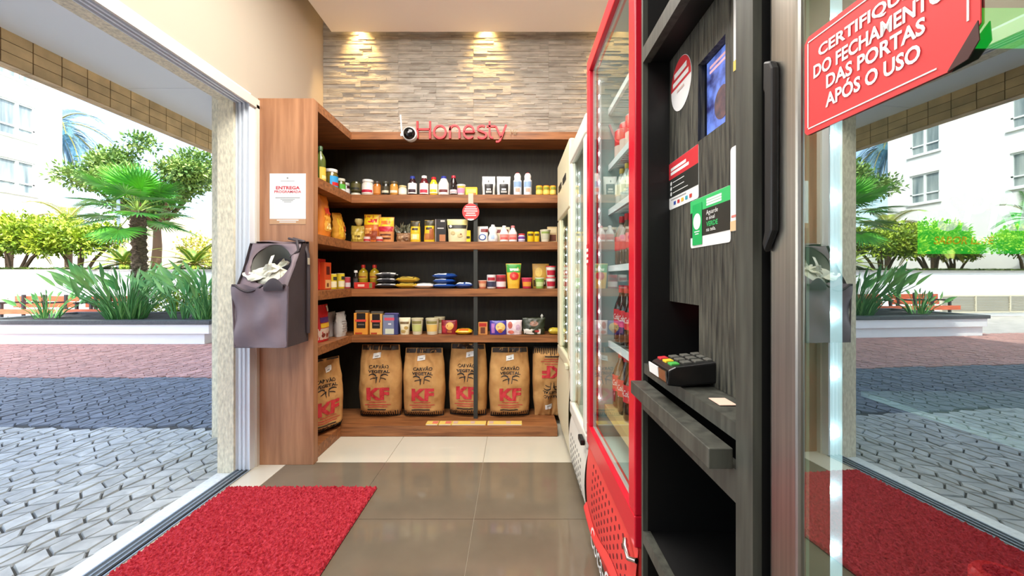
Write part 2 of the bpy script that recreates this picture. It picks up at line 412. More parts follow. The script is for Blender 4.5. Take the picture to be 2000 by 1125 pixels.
# bird-of-paradise clumps
def strelitzia(loc, n, h, spread, label, seed):
    t = thing('strelitzia_clump', label, 'plant', loc, 0, 'strelitzia clumps in the planter'); r = random.Random(seed); m = MB(); m2 = MB()
    for k in range(n):
        a = r.uniform(0, 6.28); rr = spread * math.sqrt(r.random()); b = Vector((rr * .5 * math.cos(a), rr * .5 * math.sin(a), 0))
        lean = Vector((math.cos(a), math.sin(a), 0)) * rr * r.uniform(.4, 1.25); hh = h * r.uniform(.35, .72)
        e = b + lean + Vector((0, 0, hh)); m2.tube([b, b + lean * .35 + Vector((0, 0, hh * .55)), e], [.009, .008, .006], 5)
        d = (lean.normalized() * r.uniform(.2, 1.0) if lean.length > .01 else Vector((.2, 0, 0))) + Vector((0, 0, 1.1))
        blade(m, e, d, Vector((math.cos(a + 1.2), math.sin(a + 1.2), .3)), h * r.uniform(.26, .42), r.uniform(.028, .046), .5, 6, base=.1)
        if k % 2 == 0:
            for q in range(2):
                aa = a + r.uniform(-1, 1); blade(m, b, Vector((math.cos(aa) * .35, math.sin(aa) * .35, 1)), Vector((math.cos(aa), math.sin(aa), 0)), h * r.uniform(.3, .5), .012, .6, 4)
    m.build('leaves', leafmat('strelitzia_green', (152, 206, 120), (78, 150, 92), .35), t); m2.build('stalks', mat('stalk_dark', (70, 128, 66), .5), t)
ZS = .36
strelitzia((-8.95, 7.9, ZS), 24, .62, .35, 'small sparse strelitzia in front of the left end of the bench', 1)
strelitzia((-7.35, 7.85, ZS), 110, 1.05, .62, 'wide dense strelitzia clump left of the fan palm trunk', 2)
strelitzia((-6.35, 7.9, ZS), 18, 1.0, .4, 'strelitzia with dark upright leaves just right of the palm trunk', 3)
strelitzia((-5.72, 7.75, ZS), 70, 1.1, .42, 'tall strelitzia clump at the planter end beside the pillar', 4)
# bench
def bench(x0, x1, y, label):
    t = thing('park_bench', label, 'bench', ((x0 + x1) / 2, y, ZG), 0, 'wooden benches in the courtyard'); h = (x1 - x0) / 2
    mw = mat('orange_slats', (214, 104, 66), .5, var=.15, vscale=5, stretch=(1, 8, 8)); mk = mat('bench_frame', (44, 46, 48), .5)
    for z0, y0 in ((.615, .26), (.475, .23)): MB().box(-h, h, y0, y0 + .03, z0, z0 + .13).build('backrest_slat', mw, t, bevel=.004)
    for k in range(4): MB().box(-h, h, -.24 + k * .115, -.14 + k * .115, .40, .43).build('seat_slat', mw, t, bevel=.004)
    MB().box(-h, h, -.25, -.235, .36, .47).build('seat_slat', mw, t)
    for x in (-h + .25, 0, h - .25):
        m = MB(); m.box(x - .025, x + .025, -.22, -.17, 0, .60).box(x - .025, x + .025, .2, .25, 0, .42).box(x - .025, x + .025, -.22, .25, .36, .40).box(x - .03, x + .03, -.25, .24, .585, .625).box(x - .025, x + .025, .2, .262, .4, .78)
        m.build('frame', mk, t, bevel=.004)
bench(-11.8, -10.3, 9.5, 'orange slat bench with black frame in clear view left of the strelitzia clumps')
bench(-10.1, -8.95, 9.5, 'orange slat bench mostly hidden behind the wide strelitzia clump')
t = thing('low_shrub', 'low yellow-green shrub behind the planter, right of the palm trunk', 'shrub', (-7.75, 9.75, ZG)); m = MB()
cloud(m, [(Vector((x, 0, .55)), .46, 1.0) for x in (-.55, -.1, .35, .7)] + [(Vector((0, 0, .3)), .4, .8), (Vector((.5, 0, .3)), .4, .8)], 3000, .09, .028, 91, .3); m.build('foliage', leafmat('shrub_yellow_green', (188, 206, 62), (96, 136, 40), .4, .35), t)
m = MB(); m.tube([(0, 0, -.0), (-.1, 0, .5)], .03, 6).tube([(.3, 0, 0), (.4, 0, .5)], .03, 6); m.build('stems', mat('twig', (104, 82, 62), .9), t)
# raised bed with retaining wall
m = MB(); m.box(-20.8, -2, 11, 11.25, ZG, 1.32, 0).box(-20.8, -2, 10.96, 11.3, 1.32, 1.37, 1)
struct(m.build('retaining_wall', [M_planter, mat('grey_cap', (150, 150, 144), .7)]))
struct(MB().box(-20.8, -2, 11.25, 18.5, ZG, 1.30).build('garden_bed', mat('bed_soil', (110, 98, 76), .95, bump=1)))
lv = thing('louvre_grille', 'cream slatted louvre grille low on the white retaining wall', 'louvre', (-15.3, 10.99, .1))
m = MB(); m.box(-1.85, 1.85, -.03, 0, -.02, .02).box(-1.85, 1.85, -.03, 0, .48, .52)
for x in (-1.85, -.6, .62, 1.81): m.box(x, x + .04, -.035, 0, 0, .5)
m.build('frame', mat('cream_metal', (222, 214, 190), .5), lv)
m = MB()
for k in range(9): m.box(-1.83, 1.83, -.03, 0, .045 + k * .05, .055 + k * .05).box(-1.83, 1.83, -.03, -.02, .035 + k * .05, .06 + k * .05)
m.build('slats', mat('cream_metal'), lv)
# ground cover on the raised bed (nobody could count it)
m = MB(); r = random.Random(21)
for k in range(5200):
    p = Vector((r.uniform(-20.5, -3), 11.34 + 1.7 * r.random() ** 2, 1.29)); a = r.uniform(0, 6.28)
    blade(m, p, Vector((math.cos(a) * .8, math.sin(a) * .8, 1)), Vector((0, 0, 1)), r.uniform(.18, .46), .020, .9, 3)
o = m.build('ground_cover', leafmat('ground_cover_green', (128, 150, 66), (66, 98, 44))); o['kind'] = 'stuff'; tag(o, 'low grassy ground cover along the top of the retaining wall', 'ground cover')
# hedge-like shrubs with several trunks
M_twig = mat('twig', (104, 82, 62), .9)
def shrub(x, y, wd, ht, label, seed):
    t = thing('rounded_shrub', label, 'shrub', (x, y, 1.30), 0, 'rounded shrubs on the raised bed'); r = random.Random(seed); m = MB(); blobs = []
    for k in range(5):
        a = r.uniform(0, 6.28); e = Vector((wd * .42 * math.cos(a), .4 * math.sin(a), ht * r.uniform(.45, .6)))
        m.tube([(e.x * .2, e.y * .2, -.02), (e.x * .5, e.y * .6, ht * .25), tuple(e)], [.05, .04, .02], 6)
    for k in range(14):
        blobs.append((Vector((wd * .5 * r.uniform(-.85, .85), r.uniform(-.4, .4), ht * r.uniform(.52, .80))), r.uniform(.36, .5) * ht * .62, .8))
    m.build('stems', M_twig, t); m = MB(); cloud(m, blobs, 6500, .12, .032, seed + 50)
    m.build('foliage', leafmat('shrub_yellow_green', (188, 206, 62), (96, 136, 40), .4, .35), t)
shrub(-14.75, 12.2, 2.3, 1.75, 'yellow-green shrub with pale leaning trunk at the left edge of the doorway view', 31)
shrub(-12.95, 12.3, 1.9, 1.62, 'yellow-green multi-stem shrub nearest the fan palm on the raised bed', 32)
shrub(-18.2, 12.1, 2.1, 1.7, 'yellow-green shrub farther left, seen only mirrored in the fridge glass', 33)
shrub(-19.3, 15.0, 2.0, 1.6, 'yellow-green shrub at the far left of the raised bed, only in the mirror image', 34)
# pinnate palms
def pinnate(m, ms, o, az, el, L, droop, n, ll, lw):
    d = Vector((math.cos(az) * math.cos(el), math.sin(az) * math.cos(el), math.sin(el))); p = Vector(o); pts = [p.copy()]; K = 10
    fr = []
    for i in range(K):
        d = (d + Vector((0, 0, -droop / K))).normalized(); p = p + d * L / K; pts.append(p.copy()); fr.append(d.copy())
    ms.tube(pts, [.014 * L * (1 - .8 * i / K) + .002 for i in range(K + 1)], 5)
    for i in range(n):
        t = .12 + .88 * i / n; k = min(int(t * K), K - 1); q = pts[k].lerp(pts[k + 1], t * K - k); dd = fr[k]; s = dd.cross(Vector((0, 0, 1))).normalized(); up = s.cross(dd)
        for sg in (-1, 1):
            blade(m, q, s * sg + dd * .75 + up * .35, up, ll * (math.sin(math.pi * (.15 + .8 * t)) * .75 + .25), lw, .5, 3, base=.3)
def cycad(loc, n, L, label, seed, name='sago_palm', gm=('cycad_green', (150, 178, 60), (82, 122, 44)), th=.22, el0=62, el1=-4, droop=.9, ll=.16, cat='palm', grp='low palms on the raised bed'):
    t = thing(name, label, cat, loc, 0, grp); r = random.Random(seed); m = MB(); ms = MB()
    for k in range(n): pinnate(m, ms, (0, 0, th), k * 2.399, R(el0 - (el0 - el1) * k / n), L * r.uniform(.8, 1.1), droop, 40, ll, .006 + L * .004)
    m.build('fronds', leafmat(*gm), t); ms.build('leaf_stalks', mat('stalk_yellow', (170, 160, 70), .6), t)
    MB().lathe([(.09, -.02), (.11, th * .5), (.07, th)], 10).build('trunk', M_bark, t)
cycad((-11.0, 11.65, 1.30), 22, .95, 'spiky sago palm directly left of the fan palm trunk', 41)
cycad((-9.1, 11.75, 1.30), 20, .95, 'spiky sago palm right of the fan palm trunk on the raised bed', 42)
cycad((-7.9, 11.8, 1.30), 18, .85, 'spiky sago palm beside the pillar on the raised bed', 43)
cycad((-15.1, 14.0, 1.30), 16, 1.5, 'yellowish feather palm rising behind the shrubs', 44, 'feather_palm', ('feather_yellow', (206, 206, 84), (128, 158, 60)), 1.75, 65, -15, 1.5, .34)
cycad((-17.6, 14.4, 1.30), 13, 1.5, 'feather palm at the left edge behind the shrubs', 45, 'feather_palm', ('feather_yellow', (206, 206, 84), (128, 158, 60)), 1.3, 60, -15, 1.5, .34)
cycad((-19.4, 12.6, 1.30), 24, 1.1, 'bushy fine-leaved palm far left, seen only mirrored in the fridge glass', 46, 'feather_palm', ('feather_green', (110, 180, 80), (60, 130, 60)), 1.9, 80, -20, 1.5, .4)
cycad((-24.0, 21.6, 0), 20, 2.9, 'tall blue-green feather palm leaning out from behind the building corner', 47, 'tall_palm', ('palm_blue_green', (84, 136, 150), (40, 92, 120)), 9.2, 50, -45, 1.7, .75, grp=None, cat='palm tree')
# broad tree behind
t = thing('broadleaf_tree', 'large leafy tree with spreading crown behind the fan palm', 'tree', (-15.2, 17.5, 1.28)); r = random.Random(55)
m = MB(); tips = []
m.tube([(0, 0, -.1), (.1, 0, 1.2), (0, .1, 2.0)], [.2, .16, .13], 8)
for k in range(9):
    a = k * .7; rr = r.uniform(1.4, 2.7); e = Vector((rr * math.cos(a) * 1.15, rr * .8 * math.sin(a), r.uniform(2.9, 4.9))); m.tube([(0, .1, 1.9), tuple(e * .55 + Vector((0, 0, .7))), tuple(e)], [.09, .06, .02], 6); tips.append(e)
m.build('trunk', M_twig, t); m = MB()
bl = [(e, r.uniform(.75, 1.1), .5) for e in tips] + [(Vector((r.uniform(-2.3, 2.6), r.uniform(-1, 1), r.uniform(2.6, 4.6))), r.uniform(.6, .95), .5) for _ in range(12)] + [(Vector((-.6, 0, 5.6)), .7, .6), (Vector((-1.5, 0, 5.0)), .8, .5)]
cloud(m, bl, 15000, .19, .05, 56, .3); m.build('foliage', leafmat('tree_green', (158, 186, 92), (74, 120, 62), .45, .4), t)
t = thing('flowering_bush', 'bright yellow bush far behind the fan palm trunk', 'bush', (-11.1, 16.5, 1.2)); m = MB()
cloud(m, [(Vector((x, 0, .8 + .3 * math.sin(x * 3))), .7, .9) for x in (-1.6, -.8, 0, .8, 1.6)], 3500, .12, .035, 57, .3); m.build('foliage', leafmat('bush_yellow', (222, 204, 84), (136, 164, 60)), t)
t = thing('lamp_post', 'slim grey lamp post rising behind the sago palm', 'lamp post', (-13.6, 14.2, 1.28))
MB().lathe([(.06, 0), (.05, 2.2), (.05, 2.6)], 10).build('pole', mat('grey_blue_metal', (120, 138, 150), .4), t); MB().lathe([(.05, 2.6), (.14, 2.65), (.14, 2.9), (.02, 3.0)], 12).build('lantern', M_white, t)
t = struct(MB().box(-20.9, -12.5, 21.5, 21.8, 0, 4.3).build('boundary_wall', mat('cream_wall', (240, 222, 196), .8)))
# white apartment block
B = -21.0
bd = thing('apartment_building', 'white apartment block with sliding windows beyond the garden', 'building', (B, 0, 0))
mw = mat('facade_white', (238, 240, 238), .85)
wins = []
WY = [(16.85, 18.15), (12.35, 14.35), (7.8, 9.8), (3.6, 5.6)]
WZ = [(4.75, 6.15), (7.1, 8.6), (9.55, 11.0)]
ysb = [-6] + [v for p in sorted(WY) for v in p] + [19.2]; zsb = [0] + [v for p in WZ for v in p] + [13]
m = MB()
for i in range(len(ysb) - 1):
    for j in range(len(zsb) - 1):
        if i % 2 and j % 2: continue
        m.box(-.25, 0, ysb[i], ysb[i + 1], zsb[j], zsb[j + 1])
m.box(-9, -.25, -6, 19.2, 0, 13); m.build('wall', mw, bd)
for (y0, y1) in WY:
    for (z0, z1) in WZ:
        m = MB(); t_ = .07
        m.box(-.14, -.06, y0, y1, z0, z0 + t_).box(-.14, -.06, y0, y1, z1 - t_, z1).box(-.14, -.06, y0, y0 + t_, z0 + t_, z1 - t_).box(-.14, -.06, y1 - t_, y1, z0 + t_, z1 - t_).box(-.14, -.05, (y0 + y1) / 2 - .05, (y0 + y1) / 2 + .05, z0 + t_, z1 - t_)
        m.box(-.14, -.06, y0, y1, z0 + .42, z0 + .48).box(-.02, .07, y0 - .1, y1 + .1, z0 - .08, z0)
        fw = m.build('window', mat('window_white', (232, 236, 236), .4), bd)
        MB().box(-.12, -.11, y0 + t_, y1 - t_, z0 + t_, z1 - t_).build('pane', mat('pane_grey', (96, 112, 116), .2, c2=(176, 186, 182), vscale=1.2, stretch=(1, 3, .3)), fw)
# ================================================================ SHELVING
FX, FY = -1.221, 3.112      # front edges of the left and back shelves
SH = [(1.708, 1.769), (1.356, 1.414), (1.001, 1.059), (.655, .708)]
sh = thing('shelving_unit', 'built-in walnut corner shelving with black backing along the back wall', 'shelving', (-1.4, 2.6, 0))
def P(mb, n, mt, **k):
    mb.v = [(x + 1.4, y - 2.6, z) for x, y, z in mb.v]; return mb.build(n, mt, sh, **k)
m = MB(); m.box(XL + .012, FX, 2.517, 2.575, .001, 2.236); P(m, 'end_panel', M_wood)
XE = .98
m = MB(); m.box(XL + .012, FX, 2.575, FY, 2.18, 2.236).box(XL + .012, XE, FY, 3.385, 2.186, 2.242); P(m, 'top_board', M_board)
for a, b in SH:
    m = MB(); m.box(XL + .012, FX, 2.575, FY + .02, a, b).box(XL + .012, XE, FY, 3.36, a, b); P(m, 'shelf_board', M_board)
m = MB(); m.box(XL + .012, FX - .02, 2.575, 2.97, .001, .077).box(XL + .012, .316, 2.964, 3.36, .001, .077); P(m, 'base', M_board, bevel=.002)
m = MB(); m.box(XL + .012, XE, 3.36, 3.392, .077, 2.186); P(m, 'back_panel', M_black)
m = MB(); m.box(XL + .001, XL + .012, 2.575, 3.392, .077, 2.18); P(m, 'side_backing', M_black)
m = MB(); m.box(-.302, -.272, 3.118, 3.138, .077, .655).box(-.302, -.272, 3.118, 3.138, .708, 1.001).box(-.302, -.272, 3.118, 3.138, 1.059, 1.356).box(-.302, -.272, 3.118, 3.138, 1.414, 1.708)
P(m, 'post', mat('post_metal', (52, 54, 50), .5))

# ---------------------------------------------------------------- product builders, front towards -Y, base at z = 0
def lathe_f(prof):
    """profile -> surface function u:angle(0..1, .5 = front), v:height fraction"""
    zs = [p[1] for p in prof]
    def rad(z):
        for (r0, z0), (r1, z1) in zip(prof, prof[1:]):
            if z0 <= z <= z1 and z1 > z0: return r0 + (r1 - r0) * (z - z0) / (z1 - z0)
        return prof[-1][0]
    return rad
def band(prof, z0, z1, a0, a1, mt, name, parent, off=.0007):
    rad = lathe_f(prof); n = max(4, int((a1 - a0) / 12))
    m = MB(); zz = sorted(set([z0, z1] + [p[1] for p in prof if z0 < p[1] < z1]))
    f = lambda u, v: ((rad(v) + off) * math.sin(R(u)), -(rad(v) + off) * math.cos(R(u)), v)
    vs = [f(a0 + (a1 - a0) * i / n, z) for z in zz for i in range(n + 1)]
    fs = [(j * (n + 1) + i, j * (n + 1) + i + 1, (j + 1) * (n + 1) + i + 1, (j + 1) * (n + 1) + i) for j in range(len(zz) - 1) for i in range(n)]
    m.add(vs, fs); return m.build(name, mt, parent, smooth=40)
def gl(c): return col(c, .15, coat=.3)
def jar(t, w, h, body, lid, label=None, mark=None, flip=False, gold=False):
    r = w / 2; lh = min(.022, h * .17)
    pr = [(r * .9, 0), (r, h * .05), (r, h * .72), (r * .86, h - lh - .004), (r * .84, h - lh)]
    lp = [(r * .9, h - lh), (r * .93, h - lh + .002), (r * .93, h - .002), (r * .88, h)]
    if flip: pr = [(a, h - z) for a, z in pr][::-1]; lp = [(a, h - z) for a, z in lp][::-1]
    MB().lathe(pr).build('body', gl(body), t, smooth=40); MB().lathe(lp).build('lid', col(lid, .35), t, smooth=40)
    if label:
        a, b = (h * .12, h * .64) if not flip else (h * .34, h * .86)
        band(pr, a, b, -80, 80, col(label, .5), 'label', t)
        if mark: band(pr, a + (b - a) * .1, a + (b - a) * .42, -60, 60, col(mark, .5), 'label_print', t, .0013)
def bottle(t, w, h, body, cap, label=None, mark=None, neck=.32, shoulder=.62, capr=.42, lab_=(.1, .55), seg=18, flat=.8):
    r = w / 2; ch = h * .13
    pr = [(r * .85, 0), (r, h * .03), (r, h * shoulder), (r * .8, h * (shoulder + .1)), (r * neck * 1.15, h - ch - h * .05), (r * neck, h - ch)]
    MB().lathe(pr, seg).build('body', gl(body), t, smooth=50)
    MB().lathe([(r * capr, h - ch), (r * capr, h - .003), (r * capr * .85, h)], seg).build('cap', col(cap, .35), t, smooth=40)
    if label:
        band(pr, h * lab_[0], h * lab_[1], -75, 75, col(label, .5), 'label', t)
        if mark: band(pr, h * (lab_[0] + .06), h * (lab_[0] + (lab_[1] - lab_[0]) * .4), -50, 50, col(mark, .5), 'label_print', t, .0014)
def can(t, w, h, body, top, bandc=None, mark=None):
    r = w / 2; pr = [(r * .93, 0), (r, h * .03), (r, h * .96), (r * .95, h * .975)]
    MB().lathe(pr, 20).build('body', col(body, .35), t, smooth=40); MB().lathe([(r * .97, h * .97), (r * .98, h * .985), (r * .9, h)], 20).build('rim', col(top, .3), t, smooth=40)
    if bandc: band(pr, h * .12, h * .5, -85, 85, col(bandc, .45), 'label', t)
    if mark: band(pr, h * .58, h * .8, -50, 50, col(mark, .45), 'label_print', t)
def cup(t, w, h, body, lid, mark=None, mark2=None):
    r = w / 2; pr = [(r * .74, 0), (r * .76, h * .02), (r * .95, h * .9), (r * .95, h * .92)]
    MB().lathe(pr, 20).build('body', col(body, .45), t, smooth=40); MB().lathe([(r, h * .92), (r, h * .97), (r * .95, h)], 20).build('lid', col(lid, .35), t, smooth=40)
    if mark: band(pr, h * .2, h * .62, -60, 60, col(mark, .5), 'label', t)
    if mark2: band(pr, h * .66, h * .84, -55, 55, col(mark2, .5), 'label_print', t)
def carton(t, w, h, d, c, marks=()):
    MB().box(-w / 2, w / 2, -d / 2, d / 2, 0, h).build('box', col(c, .5), t, bevel=.0015)
    m = {}
    for k, (x0, x1, z0, z1, cc) in enumerate(marks):
        MB().box(-w / 2 + x0 * w, -w / 2 + x1 * w, -d / 2 - .0010 - .0003 * k, -d / 2 - .0005, z0 * h, z1 * h).build('print', col(cc, .5), t)
def pouchf(w, h, d, top=1.0, bot=.96, seed=0, wr=.003, belly=.4, closed=.06):
    """closed pillow/pouch: u 0..1 front, 1..2 back"""
    def f(u, v, off=0):
        back = u > 1; q = (u if not back else 2 - u) * 2 - 1
        ww = w / 2 * (bot + (top - bot) * v) * (1 - .02 * math.sin(v * 9 + seed))
        th = d / 2 * max(0, (1 - abs(q) ** 2.4)) ** .6 * (min(1, (1 - v) / .55) ** .6 if v > .45 else 1) * (.86 + .14 * min(1, v / .2))
        n = wr * noise.noise(Vector((q * w * 45 + seed * 3.1, v * h * 45, seed)))
        y = (th + n + off) * (1 if back else -1)
        return (q * ww, y, v * h)
    return f
def pouch(t, w, h, d, c, marks=(), seed=0, wr=.003, top=1.0, bot=.96, name='pouch_body', seal=None, rough=.35):
    f = pouchf(w, h, d, top, bot, seed, wr)
    m = MB(); n = 14; vs = []; fs = []; nv = 16
    for j in range(nv + 1):
        for i in range(2 * n): vs.append(f(i / n, j / nv))
    for j in range(nv):
        for i in range(2 * n): i2 = (i + 1) % (2 * n); fs.append((j * 2 * n + i, j * 2 * n + i2, (j + 1) * 2 * n + i2, (j + 1) * 2 * n + i))
    fs += [tuple(range(2 * n))[::-1], tuple(nv * 2 * n + i for i in range(2 * n))]
    m.add(vs, fs).build(name, col(c, rough), t, smooth=60)
    if seal: MB().box(-w / 2 * top, w / 2 * top, -.002, .002, h, h + .014).build('seal', col(seal, .4), t)
    for k, (u0, u1, v0, v1, cc, *el) in enumerate(marks):
        o = .0012 + .0005 * k; m = MB()
        if el:
            uc, vc, ru, rv_ = (u0 + u1) / 2, (v0 + v1) / 2, (u1 - u0) / 2, (v1 - v0) / 2; vs = []; fs = []; NR = 3
            for a in range(NR + 1):
                for x, y in ring(18): vs.append(f(uc + x * ru * a / NR, vc + y * rv_ * a / NR, o))
            for a in range(NR):
                for i in range(18): fs.append((a * 18 + i, a * 18 + (i + 1) % 18, (a + 1) * 18 + (i + 1) % 18, (a + 1) * 18 + i))
            m.add(vs, fs)
        else: m.sheet(lambda u, v: f(u, v, o), 8, 8, u0, u1, v0, v1)
        m.build('print', col(cc, .4), t, smooth=60)
def packet(t, w, d, h, c, marks=(), seed=0):
    """pillow pack lying flat: x width, y depth, z thickness"""
    def f(s, u, v, off=0):
        x, y = u * 2 - 1, v * 2 - 1
        e = (max(0, 1 - abs(x) ** 3) * max(0, 1 - abs(y) ** 2.6)) ** .55
        z = h / 2 + s * (h / 2 * e + off) + .004 * noise.noise(Vector((x * 3 + seed, y * 3, s + seed))) * e
        return (x * w / 2, y * d / 2, z)
    m = MB(); m.sheet(lambda u, v: f(1, u, v), 14, 12); m.sheet(lambda u, v: f(-1, 1 - u, v), 14, 12)
    m.build('packet_body', col(c, .3), t, smooth=70)
    for k, (u0, u1, v0, v1, cc) in enumerate(marks):
        MB().sheet(lambda u, v: f(1, u, v, .001 + k * .0004), 8, 8, u0, u1, v0, v1).build('print', col(cc, .35), t, smooth=70)

S1, S2, S3, S4 = 1.769, 1.414, 1.059, .708
Yf = 3.135
def bk(x0, x1, ytop, ybase, zb, d, name, label, cat, group=None, dy=0, lift=0):
    """place on the back shelves from its extent in the photograph; returns thing, width, height"""
    yf = Yf + dy; X = ((x0 + x1) / 2 - 1003) / 806 * yf
    return thing(name, label, cat, (X, yf + d / 2, zb + .0015 + lift), 0, group), (x1 - x0) / 806 * yf, (ybase - ytop) / 806 * yf
def lf(x0, x1, ytop, ybase, zb, name, label, cat, group=None, X=-1.30, rz=90):
    mid = (x0 + x1) / 2; Y = -X * 806 / (1003 - mid)
    return thing(name, label, cat, (X, Y, zb + .0015), R(rz), group), (x1 - x0) / 806 * Y, (ybase - ytop) / 806 * Y
W = (240, 238, 232); K = (34, 30, 28); RD = (204, 36, 44); YL = (238, 200, 50); GN = (70, 160, 70); BL = (40, 80, 160); AM = (176, 104, 40)

# ---- top shelf
t, w_, h_ = lf(618, 634, 283, 355, S1, 'oil_bottle', 'tall green oil bottle with yellow label at the front end of the top side shelf', 'bottle', X=-1.285)
bottle(t, .066, h_, (88, 100, 44), (60, 90, 50), (226, 190, 70), (240, 225, 150), lab_=(.05, .42))
t, w_, h_ = lf(636, 659, 325, 364, S1, 'pickle_jar', 'large jar with blue label and white lid on the top side shelf', 'jar'); jar(t, .088, h_, (110, 96, 40), W, (50, 160, 220), RD)
t, w_, h_ = lf(659, 672, 342, 373, S1, 'pickle_jar', 'jar with green label next to the blue-labelled jar', 'jar', X=-1.31); jar(t, .07, h_, (96, 84, 40), (220, 220, 200), (90, 180, 60), (230, 230, 220))
t, w_, h_ = lf(670, 681, 348, 379, S1, 'pickle_jar', 'small dark jar with white label deepest in the top shelf corner', 'jar', X=-1.34); jar(t, .06, h_, (70, 40, 36), (200, 200, 190), W, (150, 40, 50))
t, w_, h_ = bk(682, 702, 354, 381, S1, .07, 'olive_jar', 'dark olive jar standing upside down on its pale lid on the top shelf', 'jar'); jar(t, w_, h_, (58, 56, 30), (200, 196, 180), (86, 80, 40), (40, 40, 26), flip=True)
t, w_, h_ = bk(704, 727, 350, 381, S1, .07, 'preserve_jar', 'white-lidded jar with white and crimson label on the top shelf', 'jar'); jar(t, w_, h_, (220, 214, 200), W, (238, 232, 224), (186, 30, 60))
t, w_, h_ = bk(727, 742, 354, 381, S1, .05, 'spice_jar', 'orange-brown spice jar beside the white and crimson jar', 'jar'); jar(t, w_, h_, (186, 108, 40), (70, 56, 40), (206, 134, 60))
t, w_, h_ = bk(744, 759, 354, 381, S1, .05, 'spice_jar', 'near-black spice jar with pale label between two orange spice jars', 'jar'); jar(t, w_, h_, (40, 38, 30), (60, 58, 44), (64, 60, 44), (214, 206, 180))
t, w_, h_ = bk(760, 776, 354, 381, S1, .05, 'spice_jar', 'orange spice jar beside the small cream jar', 'jar'); jar(t, w_, h_, (196, 140, 60), (90, 76, 50), (210, 150, 66), (226, 220, 196))
t, w_, h_ = bk(777, 793, 362, 381, S1, .05, 'cream_jar', 'small squat cream jar with pale gold lid on the top shelf', 'jar'); jar(t, w_, h_, (226, 216, 186), (206, 186, 130), (238, 232, 214))
t, w_, h_ = bk(795, 813, 343, 381, S1, .06, 'sauce_bottle', 'dark squeeze bottle with navy cap and white label', 'sauce bottle'); bottle(t, w_, h_, (50, 28, 30), (44, 60, 150), W, (60, 40, 50), neck=.5, capr=.55, lab_=(.08, .62))
t, w_, h_ = bk(818, 836, 342, 381, S1, .06, 'sauce_bottle', 'dark red squeeze bottle with white cap and white label', 'sauce bottle'); bottle(t, w_, h_, (104, 30, 36), W, (238, 230, 226), (196, 60, 80), neck=.5, capr=.6, lab_=(.06, .6))
t, w_, h_ = bk(838, 854, 345, 381, S1, .05, 'sauce_bottle', 'yellow mustard bottle with red cap', 'sauce bottle'); bottle(t, w_, h_, (244, 206, 40), RD, (248, 240, 210), YL, neck=.5, capr=.62, lab_=(.1, .6))
t, w_, h_ = bk(855, 876, 343, 381, S1, .06, 'sauce_bottle', 'white mayonnaise bottle with navy cap', 'sauce bottle'); bottle(t, w_, h_, (240, 238, 230), (50, 60, 160), (244, 242, 238), (120, 60, 60), neck=.55, capr=.5, lab_=(.08, .58))
t, w_, h_ = bk(878, 892, 342, 381, S1, .05, 'sauce_bottle', 'slim black sauce bottle with red cap and low white label', 'sauce bottle'); bottle(t, w_, h_, (30, 16, 18), (190, 40, 60), (230, 216, 214), (130, 40, 60), neck=.5, capr=.6, lab_=(.08, .28))
t, w_, h_ = bk(891, 909, 360, 381, S1, .05, 'spread_cup', 'small white and pink spread cup beside the yellow box', 'cup'); cup(t, w_, h_, (238, 226, 230), (236, 236, 236), (226, 150, 190), (240, 190, 70))
t, w_, h_ = bk(909, 932, 365, 381, S1, .05, 'stock_box', 'small yellow box above the round red hanging tag', 'box', dy=.01); carton(t, w_, h_, .05, (244, 208, 40), ((.1, .9, .3, .75, (250, 228, 120)), (.6, .9, .1, .3, (230, 120, 40))))
for k, (a, b, lb) in enumerate(((941, 967, 'white pouch with black label, left of its pair on the top shelf'), (970, 997, 'white pouch with black label beside the white spray cans'))):
    t, w_, h_ = bk(a, b, 343, 381, S1, .06, 'sachet_pouch', lb, 'pouch', 'white and black pouches'); pouch(t, w_, h_, .055, (240, 240, 236), ((.2, .84, .04, .58, K), (.36, .68, .26, .34, W), (.3, .74, .12, .22, (200, 200, 196)), (.46, .54, .66, .78, (90, 90, 90))), k)
for a, b, lb in ((1003, 1019, 'white and pale blue spray can next to the white pouches'), (1023, 1039, 'white and pale blue spray can nearest the small yellow jars')):
    t, w_, h_ = bk(a, b, 337, 381, S1, .05, 'spray_can', lb, 'spray can', 'pair of white spray cans'); r_ = w_ / 2
    pr = [(r_ * .95, 0), (r_, .004), (r_, h_ * .66), (r_ * .86, h_ * .7)]
    MB().lathe(pr, 20).build('body', col((226, 232, 240), .3), t, smooth=40); MB().lathe([(r_ * .8, h_ * .7), (r_ * .84, h_ * .88), (r_ * .6, h_ * .97), (r_ * .3, h_)], 20).build('cap', col((244, 244, 244), .35), t, smooth=50)
    band(pr, h_ * .36, h_ * .6, -60, 60, col((150, 180, 220)), 'label', t); band(pr, h_ * .14, h_ * .3, -30, 30, col((236, 170, 150)), 'label_print', t); MB().lathe([(r_ * .6, h_ * .972), (r_ * .3, h_ + .003)], 16).build('nozzle', col((214, 90, 90)), t)
for a, b, lb, c in ((1047, 1060, 'small yellow seasoning jar with orange lid, leftmost of the three', (236, 120, 40)), (1061, 1074, 'small yellow seasoning jar with red lid, middle of the three', (214, 50, 40)), (1074.5, 1087, 'small yellow seasoning jar with red lid next to the cream freezer', (214, 50, 40))):
    t, w_, h_ = bk(a, b, 362, 381, S1, .04, 'seasoning_jar', lb, 'jar', 'yellow seasoning jars'); can(t, w_, h_, (236, 190, 60), c, (246, 216, 110), (140, 150, 50))
